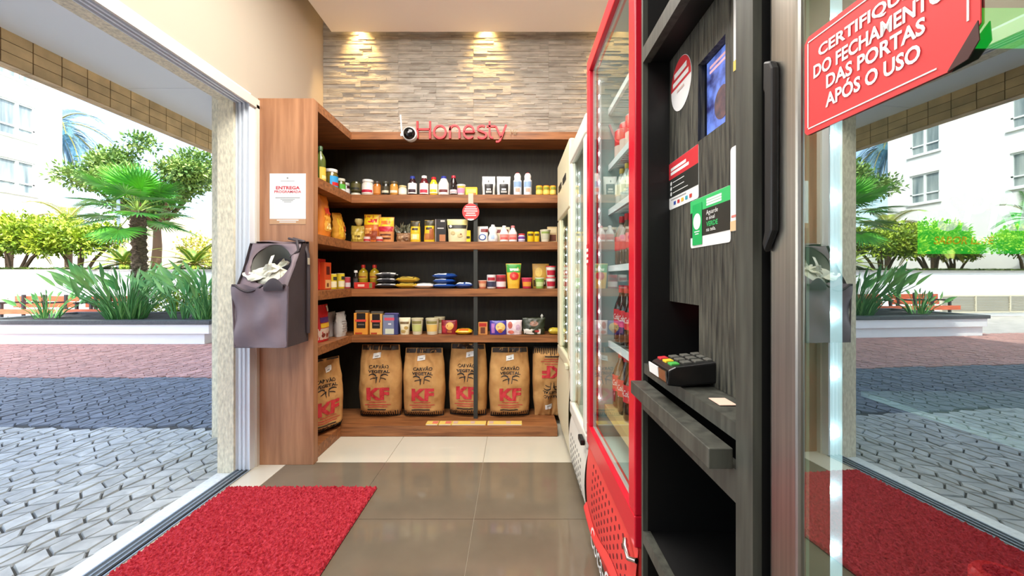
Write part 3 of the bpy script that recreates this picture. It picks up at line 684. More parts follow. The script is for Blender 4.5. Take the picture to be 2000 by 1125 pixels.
# round red tag hanging from the top shelf edge
t = thing('shelf_tag', 'round red hanging tag with white text on the top shelf edge', 'tag', (-.322, FY - .002, 1.638))
yy = FY - .006
MB().box(-.019, .019, -.002, -.001, .058, .140).build('strip', col((222, 190, 170), .4), t)
MB().prism([(.064 * a, .064 * b) for a, b in ring(32)], -.003, -.002, lambda a, b, d: (a, d, b)).build('disc', col((216, 66, 66), .45), t)
m = MB()
for k, (hw, z) in enumerate(((.038, .038), (.046, .022), (.05, .006), (.034, -.010), (.04, -.026))): m.box(-hw, hw, -.004, -.0031, z - .0035, z + .0035)
m.prism([(.026 * a, .026 * b * .5 - .052) for a, b in ring(16) if b <= .1], -.004, -.0031, lambda a, b, d: (a, d, b)); m.build('print', M_paper, t)

# ---- second shelf
t, w_, h_ = lf(616, 643, 380, 463, S2, 'bread_bag', 'tall orange snack bag at the front end of the second side shelf', 'bag', X=-1.31); pouch(t, .17, h_, .09, (222, 128, 40), ((.2, .8, .15, .5, (240, 176, 70)), (.25, .75, .55, .7, (200, 60, 40)), (.3, .7, .2, .34, (250, 214, 140))), 3, .010, .8)
t, w_, h_ = lf(643, 678, 414, 466, S2, 'snack_bag', 'golden yellow snack bag slanting in the middle of the second side shelf', 'bag', X=-1.32); pouch(t, .17, h_, .09, (226, 160, 52), ((.15, .5, .1, .8, (240, 196, 60)), (.55, .8, .3, .5, (180, 80, 40)), (.6, .85, .12, .22, (240, 230, 200))), 4, .012, .9); t.rotation_euler = (0, R(-8), R(90)); t.location.z += .012
t, w_, h_ = bk(676, 707, 420, 468, S2, .08, 'knotted_bag', 'yellow-green snack bag with gathered neck in the corner of the second shelf', 'bag'); t.location.y += .06
pouch(t, w_ * 1.05, h_ * .72, .08, (176, 150, 60), ((.2, .8, .2, .6, (214, 190, 90)), (.3, .7, .3, .42, (120, 96, 40))), 5, .012); MB().lathe([(.012, h_ * .7), (.02, h_ * .76), (.034, h_ * .9), (.03, h_)], 9).build('gathered_neck', col((206, 190, 120), .3), t, smooth=60)
t, w_, h_ = bk(709, 742, 412, 468, S2, .06, 'snack_bag', 'tall yellow over orange snack bag behind two red-lidded cans', 'bag', dy=.055); pouch(t, w_ * 1.02, h_, .07, (206, 110, 40), ((.02, .98, .62, .98, (240, 200, 30)), (.2, .8, .7, .82, (214, 40, 40)), (.15, .85, .1, .4, (150, 70, 40)), (.1, .5, .3, .5, (236, 170, 90))), 6, .006)
t, w_, h_ = bk(737, 768, 421, 471, S2, .06, 'snack_bag', 'yellow and crimson cookie bag right of the tall orange snack bag', 'bag', dy=.03); pouch(t, w_, h_, .06, (222, 150, 90), ((.02, .98, .62, .98, (242, 204, 40)), (.04, .96, .42, .62, (196, 40, 60)), (.2, .8, .7, .84, (230, 120, 40)), (.15, .85, .26, .32, (110, 60, 40)), (.15, .85, .12, .18, (110, 60, 40))), 7, .005)
for a, b, lb in ((706, 725, 'small white and red can in front of the tall orange snack bag'), (731, 749, 'small white and red can in front of the crimson cookie bag')):
    t, w_, h_ = bk(a, b, 463, 473, S2, .03, 'small_tin', lb, 'tin', 'little red and white tins', dy=-.012); can(t, min(w_, .05), h_, (222, 200, 190), (206, 60, 56), (190, 50, 50))
t = bk(772, 801, 428, 472, S2, .06, 'nut_bag', 'clear crinkled bag of brown nuts with gathered top', 'bag')[0]; w_, h_ = .112, .17
pouch(t, w_, h_ * .42, .06, (142, 104, 70), ((.2, .5, .3, .6, (186, 150, 110)), (.55, .85, .15, .5, (110, 74, 46))), 8, .012, name='nuts', rough=.5)
m = MB(); r = random.Random(9)
for k in range(26):
    a = r.uniform(0, 6.28); leafq(m, Vector((r.uniform(-.03, .03), 0, h_ * .38)), Vector((math.cos(a) * .7, math.sin(a) * .25, 1)), Vector((math.sin(a), -1, 0)), r.uniform(.05, .1), .02)
m.build('crinkled_film', mat('crinkled_film', (150, 150, 124), .12, c2=(60, 60, 44), vscale=40), t)
for a, b, yt, lb, c2 in ((799, 821, 431, 'yellow snack bag with dark domed top left of the nut-printed bag', (250, 226, 120)), (826, 849, 429, 'yellow and brown snack bag beside the tall black box', (190, 120, 60))):
    t, w_, h_ = bk(a, b, yt, 472, S2, .05, 'pasta_bag', lb, 'bag', 'yellow bags with dark tops'); pouch(t, w_, h_, .05, (236, 190, 40), ((.0, 1, .74, .99, (70, 62, 40)), (.1, .9, .1, .38, c2), (.2, .8, .56, .66, (60, 44, 30)), (.55 if c2[0] < 200 else .3, .95 if c2[0] < 200 else .7, .14, .6 if c2[0] < 200 else .34, (170, 96, 50) if c2[0] < 200 else (250, 240, 190))), int(a), .003, .8)
t, w_, h_ = bk(850, 871, 428, 472, S2, .06, 'chocolate_box', 'tall black box with a copper patch on the second shelf', 'box'); carton(t, w_, h_, .06, (40, 36, 36), ((.0, .08, .0, 1, (150, 140, 136)), (.4, .95, .02, .32, (186, 120, 76)), (.2, .8, .58, .62, (220, 214, 206)), (.5, .9, .88, .96, (200, 196, 190))))
t, w_, h_ = bk(872, 913, 427, 472, S2, .06, 'cereal_pouch', 'wide cream pouch with black scalloped band on the second shelf', 'pouch'); pouch(t, w_, h_, .06, (236, 222, 176), ((.02, .98, .74, .97, (246, 228, 140)), (.04, .96, .58, .74, (40, 36, 28)), (.1, .24, .62, .74, W, 1), (.15, .4, .3, .46, (206, 186, 130), 1), (.5, .8, .2, .34, (214, 192, 140), 1), (.66, .76, .3, .36, (150, 80, 60), 1)), 10, .002, 1, .84)
t, w_, h_ = bk(907, 919, 449, 472, S2, .03, 'stock_box', 'small upright yellow carton tucked behind the wide cream pouch', 'box', dy=.03); carton(t, w_, h_, .03, (246, 212, 30), ((.2, .9, .3, .5, (60, 50, 30)),))
t, w_, h_ = bk(931, 953, 441, 472, S2, .04, 'milk_pouch', 'white pouch with blue ring and dark red patch right of the post', 'pouch', dy=.02); pouch(t, w_, h_, .045, (242, 238, 226), ((.36, .98, .62, .84, (130, 34, 34)), (.16, .86, .1, .5, (56, 96, 170), 1), (.26, .76, .16, .44, (246, 244, 238), 1)), 11, .002)
t, w_, h_ = bk(966, 996, 441, 472, S2, .03, 'milk_pouch', 'cream pouch with dark red patches behind the white bottles', 'pouch', dy=.085); pouch(t, w_, h_, .035, (238, 220, 186), ((.1, .4, .62, .84, (130, 40, 34)), (.6, .9, .62, .84, (130, 40, 34))), 12, .002)
t, w_, h_ = bk(953, 972, 438, 472, S2, .05, 'cream_bottle', 'waisted plain white bottle left of the two red-printed bottles', 'bottle'); r_ = w_ / 2
pr = [(r_ * .9, 0), (r_, .006), (r_ * .98, h_ * .3), (r_ * .72, h_ * .5), (r_ * .95, h_ * .72), (r_ * .7, h_ * .86), (r_ * .34, h_ * .9)]
MB().lathe(pr, 20).build('body', col((240, 240, 240), .3), t, smooth=60); MB().lathe([(r_ * .4, h_ * .9), (r_ * .4, h_ * .99), (r_ * .3, h_)], 14).build('cap', col((232, 232, 232), .3), t, smooth=40); band(pr, h_ * .15, h_ * .4, -20, 20, col((170, 190, 220)), 'label', t)
for a, b, lb in ((976, 993, 'white bottle with red print and white cap'), (993.5, 1010, 'white bottle with red print and pink cap')):
    t, w_, h_ = bk(a, b, 440, 472, S2, .05, 'yogurt_bottle', lb, 'bottle', 'white bottles with red print'); bottle(t, w_, h_, (244, 238, 236), (240, 240, 240) if a < 980 else (230, 130, 130), (240, 150, 140), (220, 80, 76), neck=.4, capr=.45, shoulder=.55, lab_=(.12, .46))
t, w_, h_ = bk(1012, 1026, 456, 472, S2, .05, 'jam_jar', 'little jar with purple band and red lid', 'jar'); jar(t, w_, h_, (214, 206, 220), (206, 50, 60), (110, 60, 150), (230, 226, 236))
for a, b, lb in ((1030, 1043, 'yellow tin with a dark emblem nearest the purple-banded jar'), (1043.5, 1054, 'slimmer yellow tin beside the pale cup')):
    t, w_, h_ = bk(a, b, 452, 472, S2, .045, 'yellow_tin', lb, 'tin', 'pair of yellow tins'); can(t, w_, h_, (246, 206, 30), (226, 186, 30), None, (90, 70, 30))
t, w_, h_ = bk(1055, 1076, 448, 472, S2, .06, 'porridge_cup', 'pale cream cup with faint print near the cream freezer', 'cup'); cup(t, w_, h_, (226, 220, 196), (206, 200, 170), (200, 196, 170), (150, 170, 90))
t, w_, h_ = bk(1069, 1088, 441, 472, S2, .03, 'biscuit_box', 'beige box behind the pale cream cup', 'box', dy=.075); carton(t, w_, h_, .03, (206, 180, 130), ((.1, .9, .1, .5, (110, 60, 40)), (.1, .9, .6, .9, (226, 206, 160))))
# ---- third shelf
t, w_, h_ = lf(616, 629, 506, 566, S3, 'powder_box', 'tall red box at the front end of the third side shelf', 'box', X=-1.33); carton(t, .11, h_, .045, (206, 44, 36), ((.1, .9, .5, .9, (226, 80, 50)), (.3, .7, .1, .3, (240, 190, 80))))
t, w_, h_ = lf(627, 640, 513, 566, S3, 'powder_box', 'orange-red box with dark emblem beside the tall red box', 'box', X=-1.30); carton(t, .10, h_, .05, (220, 80, 34), ((.25, .75, .55, .85, (90, 24, 20)), (.1, .9, .05, .36, (240, 190, 120)), (.3, .6, .1, .24, (120, 70, 40))))
for a, b, lb, X in ((640, 656, 'yellow milk tin next to the orange-red box', -1.30), (656, 672, 'yellow milk tin nearer the corner, beside the pink tin', -1.305)):
    t, w_, h_ = lf(a, b, 535, 565, S3, 'milk_tin', lb, 'tin', 'yellow milk tins', X=X); can(t, .066, h_, (244, 220, 60), (226, 222, 206), (248, 240, 200), (60, 60, 50))
t, w_, h_ = lf(671, 683, 542, 564, S3, 'milk_tin', 'pink and white tin in the corner of the third shelf', 'tin', X=-1.30); can(t, .058, h_, (222, 90, 100), (222, 206, 206), (240, 226, 226))
t, w_, h_ = bk(690, 697, 528, 563, S3, .03, 'sauce_bottle', 'slim dark bottle with white cap left of the yellow-green bottles', 'sauce bottle', dy=.06); bottle(t, .036, h_, (36, 30, 28), W, (70, 66, 64), neck=.6, capr=.75)
for a, b, lb in ((698, 716, 'yellow-green bottle with red cap standing directly behind the red flat box'), (720, 738, 'yellow-green bottle with red cap nearest the stacked black packets')):
    t, w_, h_ = bk(a, b, 516, 562, S3, .06, 'oil_bottle', lb, 'bottle', 'red-capped oil bottles', dy=.075); bottle(t, w_ * 1.02, h_, (164, 140, 30), (206, 50, 36), (190, 160, 50), (150, 60, 40), neck=.36, capr=.44, shoulder=.66, lab_=(.4, .66))
t, w_, h_ = bk(692, 728, 552, 564, S3, .06, 'wafer_box', 'low flat red box lying in front of the yellow-green bottles', 'box', dy=-.015); carton(t, w_, h_, .07, (206, 50, 40), ((.2, .56, .3, .7, (240, 190, 170)), (.82, .98, .1, .9, (120, 130, 70))))
def stack(x0, x1, ytop, yb, n, c, marks, name, labels, group, d=.14, dy=0.02, jit=1):
    hh = (yb - ytop) / 806 * (Yf + dy) / n
    for k in range(n):
        t, w_, h_ = bk(x0 + jit * (k % 2) * 2, x1 + jit * ((k + 1) % 2) * 2, 0, 1, S3, d, name, labels[k], 'packet', group, dy=dy, lift=k * hh * 1.02)
        packet(t, w_, d, hh, c, marks, k + x0)
stack(731, 773, 533, 564, 3, (34, 34, 40), ((.0, 1, .03, .3, W), (.3, .7, .03, .2, (120, 120, 124)), (.2, .8, .5, .9, (210, 208, 200))), 'sugar_packet', ('black and white packet at the bottom of its stack of three', 'black and white packet in the middle of its stack of three', 'black and white packet on top of its stack of three'), 'stack of black and white packets')
stack(770, 814, 541, 564, 2, (206, 170, 60), ((.15, .85, .05, .3, (60, 50, 34)), (.2, .8, .08, .2, (230, 200, 90)), (.2, .8, .5, .9, (226, 196, 90))), 'grain_packet', ('yellow packet underneath another beside the black and white stack', 'yellow packet on top of another beside the black and white stack'), 'stack of yellow packets')
stack(806, 845, 554, 564, 1, (242, 240, 232), ((.3, .7, .2, .5, (214, 220, 226)),), 'flour_packet', ('flat white packet lying between the yellow and the blue packets',), None)
stack(843, 888, 535, 564, 3, (32, 74, 150), ((.1, .6, .05, .3, (214, 224, 240)), (.6, .95, .5, .9, (120, 160, 214))), 'salt_packet', ('blue packet at the bottom of its stack of three', 'blue packet in the middle of its stack of three', 'blue packet on top of its stack of three'), 'stack of blue packets')
t, w_, h_ = bk(888, 922, 552, 564, S3, .12, 'salt_packet', 'single blue and white packet lying right of the blue stack', 'packet'); packet(t, w_, .12, h_, (32, 70, 144), ((.1, .5, .06, .36, (220, 230, 240)), (.6, .95, .06, .4, (200, 214, 236))), 77)
t, w_, h_ = bk(933, 951, 548, 564, S3, .05, 'pudding_cup', 'small orange-pink cup right of the post', 'cup'); cup(t, w_, h_, (226, 130, 96), (240, 200, 180), (240, 190, 150))
t, w_, h_ = bk(950.5, 968.5, 537, 564, S3, .06, 'milk_tin', 'white tin with dark red print left of the red and white tin', 'tin'); can(t, w_, h_, (236, 230, 228), (206, 200, 200), (60, 60, 84), (180, 50, 60))
t, w_, h_ = bk(969, 988, 537, 564, S3, .06, 'milk_tin', 'red and white tin beside the green tomato pouch', 'tin'); can(t, w_, h_, (200, 60, 70), (214, 196, 196), (240, 220, 220), (130, 30, 44))
t, w_, h_ = bk(988, 1018, 515, 564, S3, .06, 'tomato_pouch', 'tall green-topped pouch with a big tomato picture', 'pouch', dy=.005); pouch(t, w_, h_, .06, (240, 190, 60), ((.02, .98, .64, .97, (60, 160, 60)), (.2, .86, .7, .8, (220, 240, 210)), (.22, .88, .34, .66, (214, 44, 40), 1), (.4, .66, .42, .58, (236, 110, 90), 1)), 14, .003, 1, .8)
t, w_, h_ = bk(1018.5, 1040, 543, 564, S3, .05, 'pudding_cup', 'magenta and orange cup right of the tomato pouch', 'cup'); cup(t, w_, h_, (206, 50, 80), (226, 80, 110), (240, 160, 60))
t, w_, h_ = bk(1045, 1064, 543, 564, S3, .05, 'pudding_cup', 'pale green cup between the magenta cup and the stacked cups', 'cup'); cup(t, w_, h_, (150, 190, 90), (214, 226, 190), (210, 226, 160))
t, w_, h_ = bk(1040, 1072, 508, 556, S3, .03, 'granola_pouch', 'golden brown granola pouch standing behind the green cup', 'pouch', dy=.085); pouch(t, w_, h_, .04, (206, 160, 70), ((.05, .95, .08, .34, (90, 70, 44)), (.2, .8, .15, .27, (226, 216, 190)), (.15, .6, .45, .85, (232, 196, 100), 1)), 15, .004)
for lift, lb in ((0, 'red and white soup cup at the bottom of a stack of two'), (.085, 'red and white soup cup on top of another')):
    t, w_, h_ = bk(1066, 1087, 542, 564, S3, .05, 'soup_cup', lb, 'cup', 'stacked soup cups', lift=lift); cup(t, w_, h_, (226, 214, 200), (206, 40, 56), (196, 40, 60), (240, 236, 226))
# ---- fourth shelf
t, w_, h_ = lf(617, 641, 597, 668, S4, 'cereal_box', 'red cereal bag with yellow stripe at the front end of the fourth side shelf', 'bag', X=-1.31); pouch(t, .16, h_, .06, (206, 36, 44), ((.02, .98, .06, .36, (222, 196, 180)), (.1, .9, .38, .5, (240, 190, 50)), (.1, .8, .52, .66, (90, 50, 120)), (.7, .95, .8, .96, (240, 236, 226)), (.15, .35, .12, .24, (130, 50, 40), 1), (.45, .65, .1, .22, (150, 60, 40), 1), (.7, .88, .16, .28, (120, 50, 40), 1)), 16, .004)
for a, b, yt, lb, X in ((640, 654, 613, 'silver-grey bag partly hidden behind the other grey bag on the side shelf', -1.36), (649, 680, 613, 'crumpled silver-grey bag with faint text nearest the corner', -1.29)):
    t, w_, h_ = lf(a, b, yt, 660, S4, 'chip_bag', lb, 'bag', 'silver-grey bags', X=X); pouch(t, .15, h_, .08, (196, 194, 190), tuple((.2, .7 + .1 * (k % 2), .2 + k * .1, .235 + k * .1, (140, 136, 132)) for k in range(5)) + ((.7, .92, .8, .9, (120, 116, 112)),), int(a), .008, 1, .86, rough=.25)
for a, b, yt, lb, c in ((691, 718, 607, 'black and orange coffee pack nearest the corner', (236, 160, 60)), (722, 746, 609, 'black and pale orange coffee pack next to the navy pack', (238, 186, 100))):
    t, w_, h_ = bk(a, b, yt, 654, S4, .06, 'coffee_pack', lb, 'coffee pack', 'orange coffee packs'); carton(t, w_, h_ * .9, .06, c, ((.2, .84, .3, 1, K), (.1, .9, .6, .7, (222, 70, 60)), (.3, .76, .44, .5, (110, 100, 90)), (.1, .6, .03, .1, (190, 70, 40)))); MB().box(-w_ / 2 * .95, w_ / 2 * 1.05, -.012, .012, h_ * .9, h_).build('folded_top', col((90, 88, 80), .3), t, bevel=.004)
t, w_, h_ = bk(748, 777, 612, 654, S4, .06, 'coffee_pack', 'navy and silver coffee pack right of the orange ones', 'coffee pack'); carton(t, w_, h_ * .92, .06, (60, 66, 120), ((.0, .74, .0, 1, (130, 140, 170)), (.1, .76, .72, .86, (226, 90, 110)), (.15, .74, .04, .3, (220, 228, 206)), (.35, .55, .5, .58, (226, 230, 236)))); MB().box(-w_ / 2 * .9, w_ / 2, -.012, .012, h_ * .92, h_).build('folded_top', col((96, 90, 140), .3), t, bevel=.004)
t, w_, h_ = bk(778, 800, 621, 654, S4, .05, 'popcorn_pouch', 'white printed snack pouch leaning beside the navy coffee pack', 'pouch'); pouch(t, w_, h_, .05, (236, 226, 190), ((.1, .9, .62, .76, (120, 96, 60)), (.15, .7, .1, .3, (206, 180, 110), 1), (.5, .9, .3, .5, (190, 160, 90), 1)), 17, .003, 1.06, .78)
for a, b, lb, dy, c in ((801, 826, 'cream noodle cup next to the white printed pouch', 0, (206, 210, 130)), (829, 857, 'cream and gold noodle cup beside the red noodle bag', 0, (240, 200, 110)), (846, 869, 'cream noodle cup half hidden behind the gold one', .08, (220, 214, 150))):
    t, w_, h_ = bk(a, b, 622, 654, S4, .06, 'noodle_cup', lb, 'cup', 'cream noodle cups', dy=dy); cup(t, w_ * .96, h_, (238, 230, 200), (210, 200, 160), c, (150, 140, 80))
t, w_, h_ = bk(861, 892, 627, 654, S4, .05, 'noodle_bag', 'dark red noodle bag with food picture left of the flat yellow packet', 'bag', dy=.03); pouch(t, w_, h_, .05, (140, 30, 40), ((.3, .8, .3, .85, (226, 170, 80), 1), (.05, .3, .1, .6, (190, 50, 60)), (.4, .7, .1, .26, (206, 120, 70))), 18, .005)
t, w_, h_ = bk(889, 921, 643, 654, S4, .10, 'biscuit_packet', 'flat bright yellow packet lying left of the post', 'packet', dy=-.01); packet(t, w_, .10, h_, (246, 194, 30), ((.2, .8, .05, .4, (226, 110, 40)),), 5)
t, w_, h_ = bk(934, 952, 630, 654, S4, .04, 'biscuit_box', 'small orange and brown carton right of the post', 'box'); carton(t, w_, h_, .04, (220, 150, 80), ((.1, .9, .66, .94, (190, 50, 40)), (.25, .75, .1, .6, (110, 60, 40))))
t, w_, h_ = bk(956, 989, 627, 654, S4, .05, 'chocolate_bag', 'blue-purple bag with golden picture on the fourth shelf', 'bag'); pouch(t, w_, h_, .05, (66, 56, 160), ((.36, .94, .2, .86, (240, 200, 120), 1), (.5, .8, .12, .4, (206, 110, 50), 1), (.1, .3, .1, .8, (190, 120, 190))), 19, .004)
t, w_, h_ = bk(988, 1020, 626, 654, S4, .05, 'wafer_bag', 'white and pink bag right of the blue-purple bag', 'bag', dy=.002); pouch(t, w_ * .97, h_, .045, (236, 214, 216), ((.1, .4, .4, .9, (190, 90, 70), 1), (.6, .9, .3, .7, (206, 170, 190), 1), (.1, .5, .05, .3, (226, 120, 100), 1)), 20, .004)
t, w_, h_ = bk(1021, 1065, 621, 654, S4, .06, 'cookie_bag', 'dark green and white bag with twisted top corner', 'bag'); pouch(t, w_, h_, .07, (56, 62, 44), ((.04, .8, .04, .34, (232, 226, 214)), (.3, .7, .5, .8, (160, 120, 100), 1), (.5, .74, .14, .28, (190, 60, 60), 1)), 21, .009); MB().lathe([(.004, 0), (.012, .02), (.003, .035)], 7, (w_ * .36, 0, h_ * .93)).build('twisted_corner', col((200, 200, 190), .3), t)
t, w_, h_ = bk(1072, 1094, 641, 654, S4, .06, 'biscuit_packet', 'small yellow packet next to the cream freezer on the fourth shelf', 'packet'); packet(t, w_, .06, h_, (216, 190, 60), (), 8)

# ---- charcoal bags
M_kraft = mat('kraft_paper', (206, 158, 96), .8, c2=(178, 126, 70), vscale=9, bump=.35, bscale=22)
M_stitch = mat('black_stitching', (30, 28, 26), .8)
def charcoal(loc, w, h, d, label, seed, rz=0, flip=False, dark_top=.06):
    t = thing('charcoal_bag', label, 'charcoal bag', loc, rz, 'paper charcoal bags on the bottom shelf')
    def f(u, v, off=0):
        back = u > 1; q = (u if not back else 2 - u) * 2 - 1
        ww = w / 2 * (.93 + .07 * math.sin(min(1, v * 1.1) * math.pi)) * (1 - .06 * max(0, v - .75) / .25)
        prof = (min(1, v / .10) ** .6) * (min(1, (1.03 - v) / .55) ** .7)
        th = d / 2 * max(.0, 1 - abs(q) ** 3.2) ** .5 * prof
        n = .016 * noise.noise(Vector((q * 2.3 + seed * 5, v * 4.2, seed))) + .007 * noise.noise(Vector((q * 6 + v * 4 + seed, v * 9 - q * 5, seed * 2))) - .012 * (1 - min(1, abs(noise.noise(Vector((q * 2.2 + seed * 3, v * 3.1, 9 + seed))) * 7))) * min(1, max(0, (v - .55) * 5) + max(0, (abs(q) - .6) * 2))
        s = (v * 1.0) * h
        return (q * ww + .006 * noise.noise(Vector((v * 4, seed, 1 if back else 0))), (th + n * min(1, v * 8) * (1 - abs(q) ** 6) + off) * (1 if back else -1), s)
    zf = (lambda p: (p[0] * -1, p[1], h - p[2])) if flip else (lambda p: p)
    def g(u, v, off=0): return zf(f(u, v, off))
    n, nv = 26, 40; vs = []; fs = []; mi = []
    m = MB()
    for j in range(nv + 1):
        for i in range(2 * n): vs.append(g(i / n, j / nv))
    for j in range(nv):
        for i in range(2 * n): i2 = (i + 1) % (2 * n); fs.append((j * 2 * n + i, j * 2 * n + i2, (j + 1) * 2 * n + i2, (j + 1) * 2 * n + i))
    fs += [tuple(range(2 * n))[::-1], tuple(nv * 2 * n + i for i in range(2 * n))]
    m.add(vs, fs).build('paper_sack', M_kraft, t, smooth=70)
    # black stitched hem, folded dark top
    m = MB(); r = random.Random(seed)
    for k in range(20):
        u = .02 + .96 * k / 19; a = Vector(g(u, .002, .003)); b = Vector(g(min(.99, u + .014), .068 + .03 * r.random(), .005)); m.tube([a, b], [.0065, .003], 5)
    m.tube([g(.02 + .96 * k / 20, .004, .004) for k in range(21)], .005, 5); m.build('stitched_hem', M_stitch, t)
    if dark_top:
        m = MB(); m.sheet(lambda u, v: g(u, v, .002), 16, 4, .03, .97, 1 - dark_top, .995); m.build('dark_fold', mat('dark_fold', (52, 40, 30), .5), t, smooth=60)
    put = lambda cx, cv: (lambda x, y: g(.5 + (cx + x) / w, cv + y / h, .003))
    m = MB(); m.text('CARVÃO', 1, put(0, .685), bold=.02, width=w * .46, height=.030, fine=True); m.text('VEGETAL', 1, put(0, .622), bold=.03, width=w * .50, height=.022, fine=True)
    m.build('black_lettering', M_ink, t); m = MB()
    # steer head: outline horns, ears and muzzle
    for sg in (-1, 1):
        m.sheet(lambda u, v: g(.5 + sg * (.05 + .17 * u) , .585 + .02 * math.sin(u * 3) + (v - .5) * .022 * (1 - u * .5), .003), 6, 1)
        m.sheet(lambda u, v: g(.5 + sg * (.06 + .12 * u), .555 - .02 * u * u + (v - .5) * .012, .003), 6, 1)
        m.sheet(lambda u, v: g(.5 + sg * (.055 - .02 * u) + (v - .5) * .016, .585 - .09 * u, .003), 6, 1)
    m.sheet(lambda u, v: g(.452 + .035 * u * v, .47 + .10 * v, .003), 4, 6)
    m.build('steer_emblem', M_ink, t); m = MB()
    for k, zz in enumerate((.112,)): m.sheet(lambda u, v: g(.25 + .44 * u, zz + .016 * v, .003), 12, 1)
    m.build('black_print', M_ink, t)
    m = MB(); m.text('KF', 1, put(0, .262), bold=.05, width=w * .52, height=.094, fine=True)
    for zz, a, b in ((.222, .30, .70), (.185, .2, .8), (.155, .26, .72)): m.sheet(lambda u, v: g(a + (b - a) * u, zz + .009 * v, .003), 12, 1)
    m.build('red_lettering', mat('kraft_red', (200, 48, 56), .6), t)
    m = MB(); px = .34 + .2 * r.random()
    m.sheet(lambda u, v: g(px + .2 * u, .815 + .07 * v + .02 * u, .005), 4, 3); m.build('price_label', M_paper, t)
    m = MB(); m.sheet(lambda u, v: g(px + .05 + .1 * u, .84 + .012 * v + .01 * u, .0065), 3, 1); m.build('price_print', M_grey, t)
    return t
ZB = .0785
for x0, x1, yt, yb, lb, dy, rz, fl, hh, sd in (
    (693, 781, 672, 812, 'brown charcoal bag standing in the corner at the left end of the back row', .08, 0, False, .545, 1),
    (781, 867, 680, 811, 'brown charcoal bag second from the corner in the back row', .08, 0, False, .52, 2),
    (872, 952, 670, 812, 'brown charcoal bag partly crossed by the dark post', .10, -6, False, .55, 3),
    (953, 1037, 678, 810, 'brown charcoal bag directly right of the dark post', .08, 4, False, .525, 4),
    (1040, 1118, 672, 808, 'brown charcoal bag standing upside down next to the cream freezer', .08, 0, True, .53, 5)):
    yf = 3.04 + dy; X = ((x0 + x1) / 2 - 1003) / 806 * yf
    charcoal((X, yf + .085, ZB), (x1 - x0) / 806 * yf * .98, hh, .16, lb, sd, R(rz), fl, .0 if fl else .07)
charcoal((-1.335, 2.86, ZB), .34, .50, .15, 'brown charcoal bag turned sideways on the left leg of the bottom shelf', 6, R(62), False, .03)
# flat cards on the base front edge
for x0, x1, lb, c in ((831, 855, 'small yellow and pink card at the left end of the bottom shelf row', (236, 130, 110)), (856, 881, 'small yellow and pink card second along the bottom shelf edge', (236, 130, 110)), (881, 949, 'long pale yellow card beneath the dark post on the bottom shelf', (226, 190, 170)), (951, 1020, 'long pale yellow card at the right end of the bottom shelf row', (226, 190, 170))):
    yf = 2.975; X = ((x0 + x1) / 2 - 1003) / 806 * yf; w_ = (x1 - x0) / 806 * yf * .985; d = .075
    t = thing('shelf_card', lb, 'card', (X, yf + d / 2, ZB), 0, 'cards along the bottom shelf edge')
    MB().box(-w_ / 2, w_ / 2, -d / 2, d / 2, 0, .006).build('card', col((244, 212, 110), .5), t)
    m = MB(); n = 1 if w_ < .12 else 2
    for k in range(n): m.box(-w_ / 2 + (k + (.5 if n == 1 else .08)) * w_ / n, -w_ / 2 + (k + (.95 if n == 1 else .34)) * w_ / n, -d * .3, d * .36, .0065, .0075)
    m.build('print', col(c, .5), t)
    MB().box(-w_ / 2 + .005, w_ / 2 - .005, -d / 2 - .0008, -d / 2, .001, .005).build('edge_strip', M_paper, t)
# ================================================================ SIGN, CAMERA, NOTICE, BAG, RUG
YS = 3.092
t = thing('letter_sign', 'thin red shop-name letters fixed to the top board of the shelving', 'sign', (-.39, YS, 2.24))
def zc(a, b): return ((770 + a / 7.69 - 1003) / 806 * YS + .39, 1.14 - (220 + b / 7.69 - 543) / 806 * YS - 2.24)
def arc(cx, cy, rx, ry, a0, a1, n=18): return [(cx + rx * math.cos(R(a0 + (a1 - a0) * k / n)), cy - ry * math.sin(R(a0 + (a1 - a0) * k / n))) for k in range(n + 1)]
strokes = {'H': [[(345, 125), (345, 388)], [(535, 125), (535, 388)], [(345, 248), (535, 248)]],
 'o': [arc(684, 288, 88, 93, 0, 360, 28)],
 'n': [[(835, 195), (835, 385)], arc(907, 268, 72, 78, 180, 0) + [(979, 385)]],
 'e': [[(1046, 285), (1195, 285)] + arc(1120, 288, 76, 95, 2, 318, 26)],
 's': [[(1360, 205)] + arc(1315, 240, 62, 45, 60, 205, 10) + arc(1315, 335, 66, 48, 75, -150, 16)],
 't': [[(1432, 128), (1432, 330)] + arc(1478, 330, 46, 48, 180, 280, 8), [(1385, 203), (1520, 203)]],
 'y': [[(1524, 200), (1606, 372)], [(1680, 180), (1606, 372)] + [(1590, 410), (1565, 432), (1525, 434)]]}
m = MB()
for ch, ss in strokes.items():
    for s_ in ss:
        pts = [zc(*p) for p in s_]; closed = ch == 'o'
        if closed: pts = pts[:-1]
        n = len(pts); hw = .0072; L = []; Rr = []
        for i, p in enumerate(pts):
            a = pts[(i - 1) % n] if closed or i else p; b = pts[(i + 1) % n] if closed or i < n - 1 else p
            d = Vector((b[0] - a[0], b[1] - a[1])).normalized(); nn = Vector((-d.y, d.x)) * hw
            L.append((p[0] + nn.x, p[1] + nn.y)); Rr.append((p[0] - nn.x, p[1] - nn.y))
        vs = [(x, 0, z) for x, z in L] + [(x, 0, z) for x, z in Rr] + [(x, .018, z) for x, z in L] + [(x, .018, z) for x, z in Rr]
        fs = []
        for i in range(n if closed else n - 1):
            j = (i + 1) % n; fs += [(i, j, n + j, n + i), (2 * n + i, 3 * n + i, 3 * n + j, 2 * n + j), (i, 2 * n + i, 2 * n + j, j), (n + i, n + j, 3 * n + j, 3 * n + i)]
        if not closed: fs += [(0, n, 3 * n, 2 * n), (n - 1, 3 * n - 1, 4 * n - 1, 2 * n - 1)]
        m.add(vs, fs)
